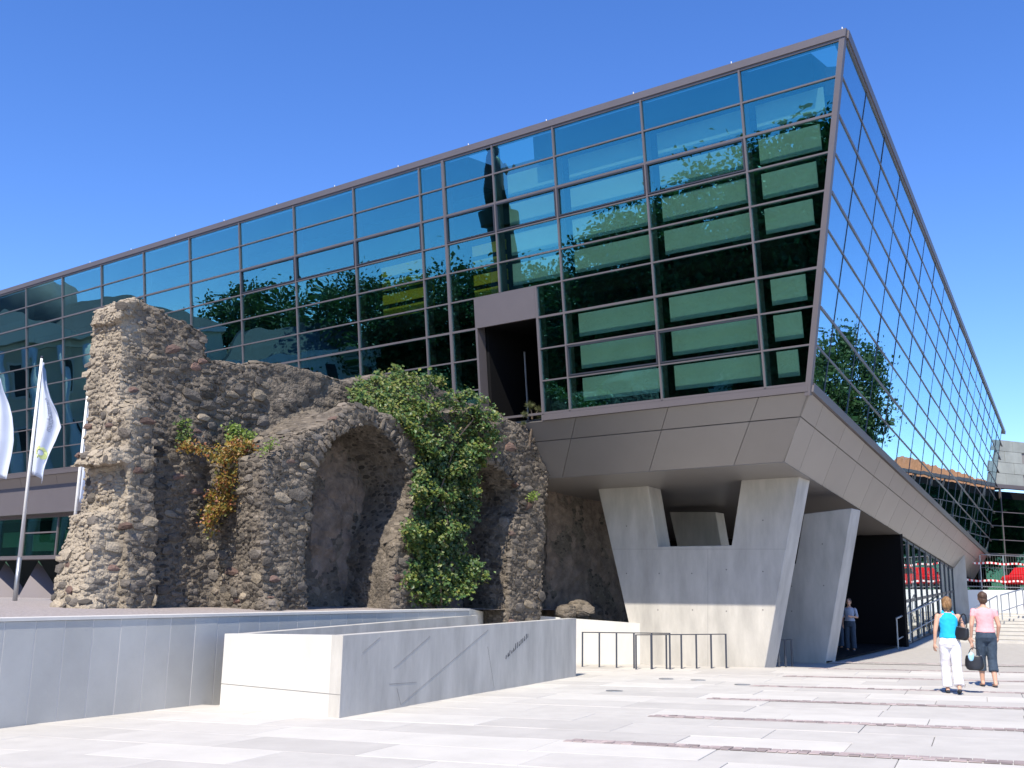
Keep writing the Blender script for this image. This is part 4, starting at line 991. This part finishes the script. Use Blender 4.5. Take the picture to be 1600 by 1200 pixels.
# ------------------------------------------------------------------ people
def cap_(mb, p0, r0, p1, r1, seg=12):
    p0, p1 = V(p0), V(p1); d = (p1 - p0).normalized()
    pts = [p0 - d * r0 * .95, p0 - d * r0 * .7, p0, p1, p1 + d * r1 * .7, p1 + d * r1 * .95]; mb.tube(pts, [r0 * .25, r0 * .72, r0, r1, r1 * .72, r1 * .25], seg)
def ering(c, rx, ry, tilt=0, n=20):
    return [V(c) + V((rx * math.cos(2 * math.pi * k / n), ry * math.sin(2 * math.pi * k / n), tilt * math.sin(2 * math.pi * k / n))) for k in range(n)]
def wrinkle(amp, sc):
    return lambda co, no: no * (noise.noise(V((co.x * sc, co.y * sc, co.z * sc * .6))) * amp + noise.noise(co * sc * 2.3) * amp * .5)
def hand(mb, wrist, d, side, palm_n):
    d = V(d).normalized(); s_ = d.cross(V(palm_n)).normalized(); w_ = V(wrist)
    cap_(mb, w_, .024, w_ + d * .045, .030, 8); cap_(mb, w_ + d * .03 - s_ * .018, .018, w_ + d * .075 - s_ * .02, .016, 8); cap_(mb, w_ + d * .03 + s_ * .018, .018, w_ + d * .075 + s_ * .02, .016, 8)
    pn_ = V(palm_n)
    for k, l in enumerate((.062, .072, .068, .052)):
        b = w_ + d * .08 + s_ * (-.03 + .02 * k); k1 = b + d * l * .55 + pn_ * .012; cap_(mb, b, .0095, k1, .009, 8); cap_(mb, k1, .009, k1 + (d * .6 + pn_ * .8).normalized() * l * .5, .0075, 8)
    b = w_ + d * .03 - s_ * .03 * side; cap_(mb, b, .012, b + (d * .7 - s_ * side * .6 + pn_ * .3).normalized() * .06, .009, 8)
def person(name, mat4, label, h, spec, group=None):
    S = h / 1.70
    root = empty(name, (0, 0, 0), label, 'person', group, mat4)
    J = spec['J']
    def fin(mb, nm, m_, vox, sm, disp=None):
        for v_ in mb.v: v_ *= S
        me = remeshed(mb, nm, vox, sm, disp); put(nm, me, m_, root, mat4)
    # body (skin), one continuous surface
    b = MB()
    lean = spec.get('lean', .02)
    b.loft([ering((0, 0, .84), .15, .105), ering((0, 0, .95), .165, .12), ering((0, .0, 1.08), .125, .09), ering((0, lean * .5, 1.22), .145, .10), ering((0, lean, 1.34), .165, .10), ering((0, lean, 1.41), .12, .075), ering((0, lean + .01, 1.44), .06, .06)])
    cap_(b, (0, lean + .005, 1.40), .055, (0, lean + .03, 1.52), .05)
    b.ell((0, lean + .045, 1.595), (.074, .092, .108)); b.ell((0, lean + .075, 1.55), (.055, .06, .07)); b.ell((0, lean + .14, 1.575), (.014, .02, .022))
    for sx in (-1, 1): b.ell((sx * .076, lean + .03, 1.585), (.012, .022, .032))
    for side, k in ((-1, 'L'), (1, 'R')):
        sh_, el, wr, hd = J['arm' + k]; cap_(b, sh_, .05, el, .038); cap_(b, el, .038, wr, .024); hand(b, wr, V(wr) - V(el) if hd is None else hd, side, V((-side * .8, .5, 0)).normalized())
        hp, kn, an, toe = J['leg' + k]; cap_(b, hp, .085, kn, .055); cap_(b, kn, .055, V(an).lerp(V(kn), .62), .055); cap_(b, V(an).lerp(V(kn), .6), .054, an, .035); cap_(b, an, .036, V(an) + V((0, -.03, -.03)), .034); cap_(b, V(an) + V((0, -.03, -.035)), .034, toe, .026)
    fin(b, 'body', M['skin'], .0095, 3)
    # trousers
    c = MB(); g = spec['trouser']
    c.loft([ering((0, 0, .80), .155, .115), ering((0, -.01, .88), .182, .142), ering((0, 0, .95), .176, .135), ering((0, 0, 1.03), .148, .108), ering((0, 0, 1.06), .142, .104)])
    for k in 'LR':
        hp, kn, an, toe = [V(q) for q in J['leg' + k]]; end = kn.lerp(an, g['to'])
        cap_(c, hp + V((0, -.005, .02)), .107, kn, g['kn']); c.tube([kn + (hp - kn) * .1, kn, kn.lerp(end, .5), end], [g['kn'], g['kn'], (g['kn'] + g['cuff']) / 2, g['cuff']], 16)
    fin(c, 'trousers', g['mat'], .011, 4, wrinkle(.007, 9))
    # top
    c = MB(); t = spec['top']
    rings = [ering((0, -.005, .97), .178, .137), ering((0, 0, 1.06), .155, .115), ering((0, 0, 1.12), .148, .108), ering((0, lean * .5, 1.22), .162, .116), ering((0, lean, 1.32), .178, .114), ering((0, lean, 1.385), .155 if t['sleeve'] else .125, .09), ering((0, lean, 1.425), .09, .07)]
    c.loft(rings)
    if t['sleeve']:
        for k in 'LR':
            sh_, el, wr, hd = [V(q) if q is not None else None for q in J['arm' + k]]; cap_(c, sh_ + V((0, 0, -.005)), .057, sh_.lerp(el, t['sleeve']), .05)
    else:
        for sx in (-1, 1): cap_(c, (sx * .085, lean - .03, 1.37), .035, (sx * .085, lean, 1.445), .022)
    fin(c, 'top', t['mat'], .011, 4, wrinkle(.008, 10))
    # hair
    c = MB(); hs_ = spec['hair']
    c.ell((0, lean + .022, 1.615), (.088, .098, .105)); 
    if hs_ == 'short':
        c.ell((0, lean - .01, 1.56), (.078, .065, .075)); c.ell((0, lean - .025, 1.64), (.075, .07, .065))
    else:
        c.ell((0, lean - .02, 1.57), (.085, .07, .085)); c.ell((.015, lean - .075, 1.565), (.05, .045, .075)); c.ell((-.045, lean - .05, 1.54), (.04, .04, .06)); c.ell((.01, lean - .06, 1.50), (.032, .03, .055))
    fin(c, 'hair', spec['hairmat'], .009, 2, lambda co, no: no * (noise.noise(V((co.x * 60, co.y * 60, co.z * 14))) * .011))
    # shoes
    for k in 'LR':
        hp, kn, an, toe = [V(q) for q in J['leg' + k]]; c = MB(); up = V((0, 0, 1))
        a_ = an + V((0, -.05, -.055)); cap_(c, a_, .036, a_.lerp(toe, .6), .037); cap_(c, a_.lerp(toe, .5), .038, toe + V((0, .02, 0)), .028)
        if spec.get('sandal'):
            for v_ in c.v: v_.z = min(v_.z, toe.z - .012 + (v_.y - toe.y) * ((a_.z - toe.z) / (a_.y - toe.y)))
        fin(c, 'shoe', spec['shoe'], .010, 1)
    return root
def yaw(p, a): return Matrix.Translation(p) @ Matrix.Rotation(a, 4, 'Z')
JA = {'armL': ((-.175, .02, 1.36), (-.235, -.03, 1.10), (-.255, -.01, .87), None), 'armR': ((.175, .02, 1.36), (.27, .0, 1.11), (.37, .06, .90), None),
      'legL': ((-.085, 0, .86), (-.075, .12, .48), (-.065, .12, .085), (-.065, .27, .035)), 'legR': ((.085, 0, .86), (.085, -.06, .47), (.075, -.27, .13), (.085, -.13, .03))}
pa_ = ground(1489, 1084)
A = person('person', yaw(pa_, R(-14)), 'person in a cyan sleeveless top and white trousers walking away', 1.70,
       dict(J=JA, trouser=dict(to=.93, kn=.084, cuff=.086, mat=M['white_cloth']), top=dict(sleeve=0, mat=M['cyan']), hair='tied', hairmat=M['hair_blond'], shoe=M['sole'], lean=.03))
JB = {'armL': ((-.185, .02, 1.36), (-.245, -.03, 1.10), (-.25, .03, .88), None), 'armR': ((.185, .02, 1.36), (.235, -.02, 1.10), (.22, .06, .88), None),
      'legL': ((-.085, 0, .86), (-.09, .09, .48), (-.085, .10, .085), (-.085, .25, .03)), 'legR': ((.085, 0, .86), (.085, .0, .47), (.08, -.12, .085), (.08, .03, .03))}
pb_ = ground(1546, 1073)
B = person('person', yaw(pb_, R(-10)), 'person in a pink blouse and dark cropped trousers walking away', 1.80,
       dict(J=JB, trouser=dict(to=.52, kn=.082, cuff=.088, mat=M['denim']), top=dict(sleeve=.35, mat=M['pink']), hair='short', hairmat=M['hair_brown'], shoe=M['sole'], lean=.02, sandal=True))
JC = {'armL': ((-.18, .0, 1.36), (-.24, -.02, 1.10), (-.12, .18, 1.12), None), 'armR': ((.18, .0, 1.36), (.23, -.03, 1.10), (.22, .02, .87), None),
      'legL': ((-.085, 0, .86), (-.095, .02, .48), (-.1, 0, .085), (-.11, .14, .03)), 'legR': ((.085, 0, .86), (.095, .02, .47), (.1, 0, .085), (.11, .14, .03))}
pc_ = at_y(1329, 1000, 36.0); pc_.z = gz(pc_.x, pc_.y) + .03
Cc = person('person', yaw(pc_, R(150)), 'person in a pale blue shirt standing in the dark entrance', 1.72,
       dict(J=JC, trouser=dict(to=.95, kn=.085, cuff=.09, mat=M['denim']), top=dict(sleeve=.9, mat=M['blue_shirt']), hair='short', hairmat=M['hair_brown'], shoe=M['sole'], lean=.0))
pd_ = at_y(1311, 1003, 38.0); pd_.z = gz(pd_.x, pd_.y) + .03
person('person', yaw(pd_, R(200)), 'person in dark clothes standing in the entrance, half hidden by the pier', 1.70,
       dict(J=JC, trouser=dict(to=.95, kn=.085, cuff=.09, mat=M['denim']), top=dict(sleeve=.9, mat=M['denim']), hair='tied', hairmat=M['hair_blond'], shoe=M['sole'], lean=.0))
# bags
def handbag(name, mat4, w_, h_, d_, m_, strap, lab):
    o = empty(name, (0, 0, 0), lab, 'bag', None, mat4); mb = MB(); n = 20
    def rr(z, k): return [V((w_ * .5 * k * math.copysign(abs(math.cos(a)) ** .5, math.cos(a)), d_ * .5 * (1.15 - .55 * z / h_) * math.copysign(abs(math.sin(a)) ** .7, math.sin(a)), z)) for a in [2 * math.pi * i / n for i in range(n)]]
    mb.loft([rr(0, .62), rr(.02, .82), rr(h_ * .3, 1.0), rr(h_ * .7, .95), rr(h_ * .95, .86), rr(h_, .80)])
    me = mb.mesh('bag_body', True)
    for v_ in me.vertices: v_.co += V((0, 1, 0)) * noise.noise(v_.co * 14) * .012
    put('bag_body', me, m_, o, mat4)
    for s_ in (-1, 1):
        mb = MB(); pts = []
        for k in range(9):
            a = math.pi * k / 8; pts.append(V((-w_ * .28 * math.cos(a), s_ * d_ * .22, h_ * .93 + strap * math.sin(a))))
        mb.tube(pts, .007, 6); mb.build('strap', m_ if m_ is M['leather'] else M['leather'], o, mat4=mat4)
    mb = MB(); mb.tube([V((-w_ * .4, 0, h_)), V((w_ * .4, 0, h_))], .006, 6); mb.build('zip', M['steel'], o, mat4=mat4)
    return o
MA = wm(A)
handbag('handbag', MA @ Matrix.Translation((.19, -.10, .95)) @ Matrix.Rotation(R(-24), 4, 'Z') @ Matrix.Rotation(R(8), 4, 'Y'), .25, .22, .13, M['leather'], .26, 'black leather handbag on the shoulder of the person in cyan')
MT = MA @ Matrix.Translation((.41, .07, .42)) @ Matrix.Rotation(R(-10), 4, 'Z')
tote = handbag('tote_bag', MT, .33, .25, .20, M['leather'], .16, 'dark carrier bag with pale blue contents held between the two walkers')
mb = MB(); mb.ell((-.05, -.03, .22), (.06, .06, .10), seg=12, rg=8); mb.build('contents', M['bag_blue'], tote, smooth=True, mat4=MT)

# ------------------------------------------------------------------ surroundings left and right of the picture (mirrored in the glass)
def tree_meshes(seed, H, RX):
    random.seed(seed); tr_ = MB(); cr = MB()
    tr_.tube([(0, 0, 0), (.1, .05, H * .25), (-.1, .1, H * .5), (0, 0, H * .8)], [H * .028, H * .022, H * .015, H * .005], 9)
    for k in range(9):
        a = k * 2.4; z = H * random.uniform(.3, .6); e = V((math.cos(a) * RX * .7, math.sin(a) * RX * .7, z + H * random.uniform(.12, .25))); tr_.tube([(0, 0, z), V((0, 0, z)).lerp(e, .5) + V((0, 0, .4)), e], [H * .012, H * .008, H * .003], 6)
    for _ in range(430):
        while True:
            d = V((random.uniform(-1, 1), random.uniform(-1, 1), random.uniform(-1, 1)))
            if .25 < d.length < 1: break
        c = V((d.x * RX, d.y * RX, H * .64 + d.z * H * .36)); s_ = RX * .10 * random.uniform(.7, 1.4)
        for _ in range(60): leaf(cr, c + V((random.gauss(0, s_), random.gauss(0, s_), random.gauss(0, s_ * .7))), rndn(V((0, 0, .8))), H * .019 * random.uniform(.7, 1.3))
    a = tr_.mesh('trunk', True); a.materials.append(M['bark']); b = cr.mesh('crown', False, False); b.materials.append(M['tree_leaf']); return a, b
tm_ = [tree_meshes(21, 17, 5.5), tree_meshes(22, 15, 5.0)]
def tree(x, y, k, s, lab, grp):
    m4 = Matrix.Translation((x, y, gzz(x, y))) @ Matrix.Rotation(x * 1.7 + y, 4, 'Z') @ Matrix.Diagonal((*(s if isinstance(s, tuple) else (s, s, s)), 1))
    o = empty('street_tree', (0, 0, 0), lab, 'tree', grp, m4)
    put('trunk', tm_[k][0], None, o, m4); put('crown', tm_[k][1], None, o, m4)
TREES_L = [(-46, 8, 1, 1.05), (-47, 1, 0, 1.25), (-46, -7, 1, 1.7), (-45, -15, 0, 1.6), (-46, -24, 1, 1.9), (-38, -30, 0, 1.5), (-96, 27, 0, 1.45), (-86, 18, 1, 1.55), (-84, 9, 0, 1.4), (-82, 1, 1, 1.5), (-84, -8, 0, 1.3), (-72, 14, 1, .8), (-54, -2, 0, .7), (-52, -12, 1, .75), (-54, 6, 1, .65), (-54, -20, 0, .7)]
for x, y, k, s in TREES_L: tree(x, y, k, s, 'leafy street tree mirrored in the left glass facade', 'trees mirrored in the left facade')
tree(31.3, 50.6, 1, (.58, .58, .90), 'leafy tree mirrored low in the right glass facade', None)
for x, y, k, s in ((62, 60, 0, .95), (70, 54, 1, 1.0), (67, 69, 0, .9), (78, 62, 1, 1.05), (74, 46, 0, .9), (84, 50, 1, 1.1)): tree(x, y, k, s, 'distant tree mirrored in the entrance glass', 'trees right of the picture')
# neoclassical building to the left
def house(name, lab, M4, wx, wy, hh, rh, nw, ns, wallm, roofm, pedi=False):
    o = empty(name, (0, 0, 0), lab, 'building', None, M4)
    def bb(x0, x1, y0, y1, z0, z1, m_, nm, par=o):
        mb = MB(); mb.box(x0, x1, y0, y1, z0, z1); return mb.build(nm, m_, par, mat4=M4)
    bb(-wx / 2, wx / 2, -wy / 2, wy / 2, -.5, hh, wallm, 'wall'); bb(-wx / 2 - .5, wx / 2 + .5, -wy / 2 - .5, wy / 2 + .5, hh + .01, hh + .6, M['conc_white'], 'cornice')
    mb = MB(); a, b = wx / 2 + .3, wy / 2 + .3; c = wx / 2 * .55
    mb.add([(-a, -b, hh + .6), (a, -b, hh + .6), (a, b, hh + .6), (-a, b, hh + .6), (-c, -b * .25, hh + rh), (c, -b * .25, hh + rh), (c, b * .25, hh + rh), (-c, b * .25, hh + rh)], [(0, 1, 5, 4), (1, 2, 6, 5), (2, 3, 7, 6), (3, 0, 4, 7), (4, 5, 6, 7)]); mb.build('roof', roofm, o, mat4=M4)
    for i in range(nw):
        for j in range(ns):
            x = -wx / 2 + wx * (i + .5) / nw; z = hh * (j + .25) / ns
            for s_ in (-1, 1):
                f = bb(x - .75, x + .75, s_ * (wy / 2 + .01), s_ * (wy / 2 + .12), z - .1, z + hh / ns * .58, M['conc_white'], 'window'); bb(x - .55, x + .55, s_ * (wy / 2 + .121), s_ * (wy / 2 + .14), z + .1, z + hh / ns * .58 - .2, M['interior'], 'window_pane', f)
    if pedi:
        mb = MB(); mb.prism([(-wx * .2, -wy / 2 - 2.5, hh + .61), (wx * .2, -wy / 2 - 2.5, hh + .61), (0, -wy / 2 - 2.5, hh + 4)], V((0, 3, 0))); mb.build('pediment', wallm, o, mat4=M4)
        for k in range(6): 
            mb = MB(); x = -wx * .18 + wx * .36 * k / 5; mb.tube([(x, -wy / 2 - 2, -.5), (x, -wy / 2 - 2, hh)], [.6, .5], 12); mb.build('column', M['conc_white'], o, smooth=True, mat4=M4)
        mb = MB(); mb.ell((0, 0, hh + rh - .5), (6, 6, 4.5), seg=20, rg=10); mb.build('dome', roofm, o, smooth=True, mat4=M4)
house('columned_building', 'cream columned building with a low dome mirrored in the left facade', Matrix.Translation((-90, 51, -1)) @ Matrix.Rotation(R(88), 4, 'Z'), 38, 16, 18, 5, 9, 3, M['plaster'], M['slate'], True)
house('town_house', 'pale town house mirrored in the left facade', Matrix.Translation((-84, 25, -1)) @ Matrix.Rotation(R(84), 4, 'Z'), 15, 10, 14, 4, 5, 3, M['conc_white'], M['slate'])
house('long_cream_building', 'long cream building behind the trees mirrored in the left facade', Matrix.Translation((-118, -22, -1)) @ Matrix.Rotation(R(97), 4, 'Z'), 96, 14, 13, 5, 22, 3, M['plaster'], M['slate'])
house('orange_roofed_house', 'house with an orange tiled roof mirrored in the right facade', Matrix.Translation((74, 122, 1)) @ Matrix.Rotation(R(-50), 4, 'Z'), 26, 13, 8, 6, 8, 2, M['plaster'], M['tile'])
# monument column
mo = empty('monument_column', (-27, 19, 0), 'tall dark monument column with a figure mirrored in the left facade', 'monument')
mb = MB(); mb.tube([(-27, 19, -.5), (-27, 19, 1.2), (-27, 19, 1.25), (-27, 19, 16.2), (-27, 19, 16.3), (-27, 19, 17.1)], [1.6, 1.5, .95, .75, 1.1, 1.15], 20); mb.build('shaft', M['bronze'], mo)
mb = MB(); mb.tube([(-27, 19, 17.1), (-27, 19.1, 18.3), (-27, 19, 19.3), (-27, 19, 20.0), (-27, 19, 20.3)], [.75, .6, .55, .3, .1], 14); mb.ell((-27, 18.95, 20.5), (.26, .28, .34)); mb.tube([(-27, 18.6, 19.7), (-27.3, 18.1, 19.1), (-27.2, 17.8, 19.7)], [.2, .16, .1], 8); mb.build('figure', M['bronze'], mo, smooth=True)
# red cars mirrored in the entrance glass
def car(m4, lab):
    o = empty('parked_car', (0, 0, 0), lab, 'car', None, m4)
    mb = MB(); prof = [(-2.1, .35), (-2.15, .75), (-1.9, .92), (-1.35, 1.0), (1.0, .98), (1.75, .85), (2.1, .65), (2.1, .35)]
    mb.prism([V((x, -.85, z)) for x, z in prof], V((0, 1.7, 0))); me = mb.mesh('body'); bm = bmesh.new(); bm.from_mesh(me); bmesh.ops.bevel(bm, geom=bm.edges[:], offset=.06, segments=2, affect='EDGES'); bm.to_mesh(me); bm.free(); put('body', me, M['car_red'], o, m4)
    mb = MB(); pr = [(-1.5, .99), (-1.05, 1.42), (.25, 1.45), (1.0, .98)]; mb.prism([V((x, -.74, z)) for x, z in pr], V((0, 1.48, 0))); mb.build('cabin', M['car_red'], o, mat4=m4)
    for s_ in (-1, 1):
        mb = MB(); pw_ = [(-1.3, 1.03), (-1.0, 1.36), (.2, 1.38), (.8, 1.03)]; mb.prism([V((x, s_ * .742, z)) for x, z in pw_], V((0, s_ * .01, 0))); mb.build('window', M['rubber'], o, mat4=m4)
    for x in (-1.3, 1.3):
        for s_ in (-1, 1):
            mb = MB(); mb.tube([(x, s_ * .68, .32), (x, s_ * .88, .32)], .32, 18); w_ = mb.build('wheel', M['rubber'], o, mat4=m4); mb = MB(); mb.tube([(x, s_ * .881, .32), (x, s_ * .90, .32)], .2, 14); mb.build('rim', M['steel'], w_, mat4=m4)
    for s_ in (-1, 1):
        mb = MB(); mb.ell((2.08, s_ * .6, .66), (.06, .16, .08)); mb.build('headlight', M['white_paint'], o, mat4=m4)
c1 = at_y(1622, 905, 65.6); c2 = V((41.5, 69.5, 0)); c1.z = c2.z = zf
fa = math.atan2(fdir.y, fdir.x)
car(Matrix.Translation(c1) @ Matrix.Rotation(fa, 4, 'Z'), 'red parked car behind the site fence at the right edge of the picture')
car(Matrix.Translation(c2) @ Matrix.Rotation(fa, 4, 'Z') @ Matrix.Scale(1.1, 4), 'red parked car farther along the street beyond the picture edge')
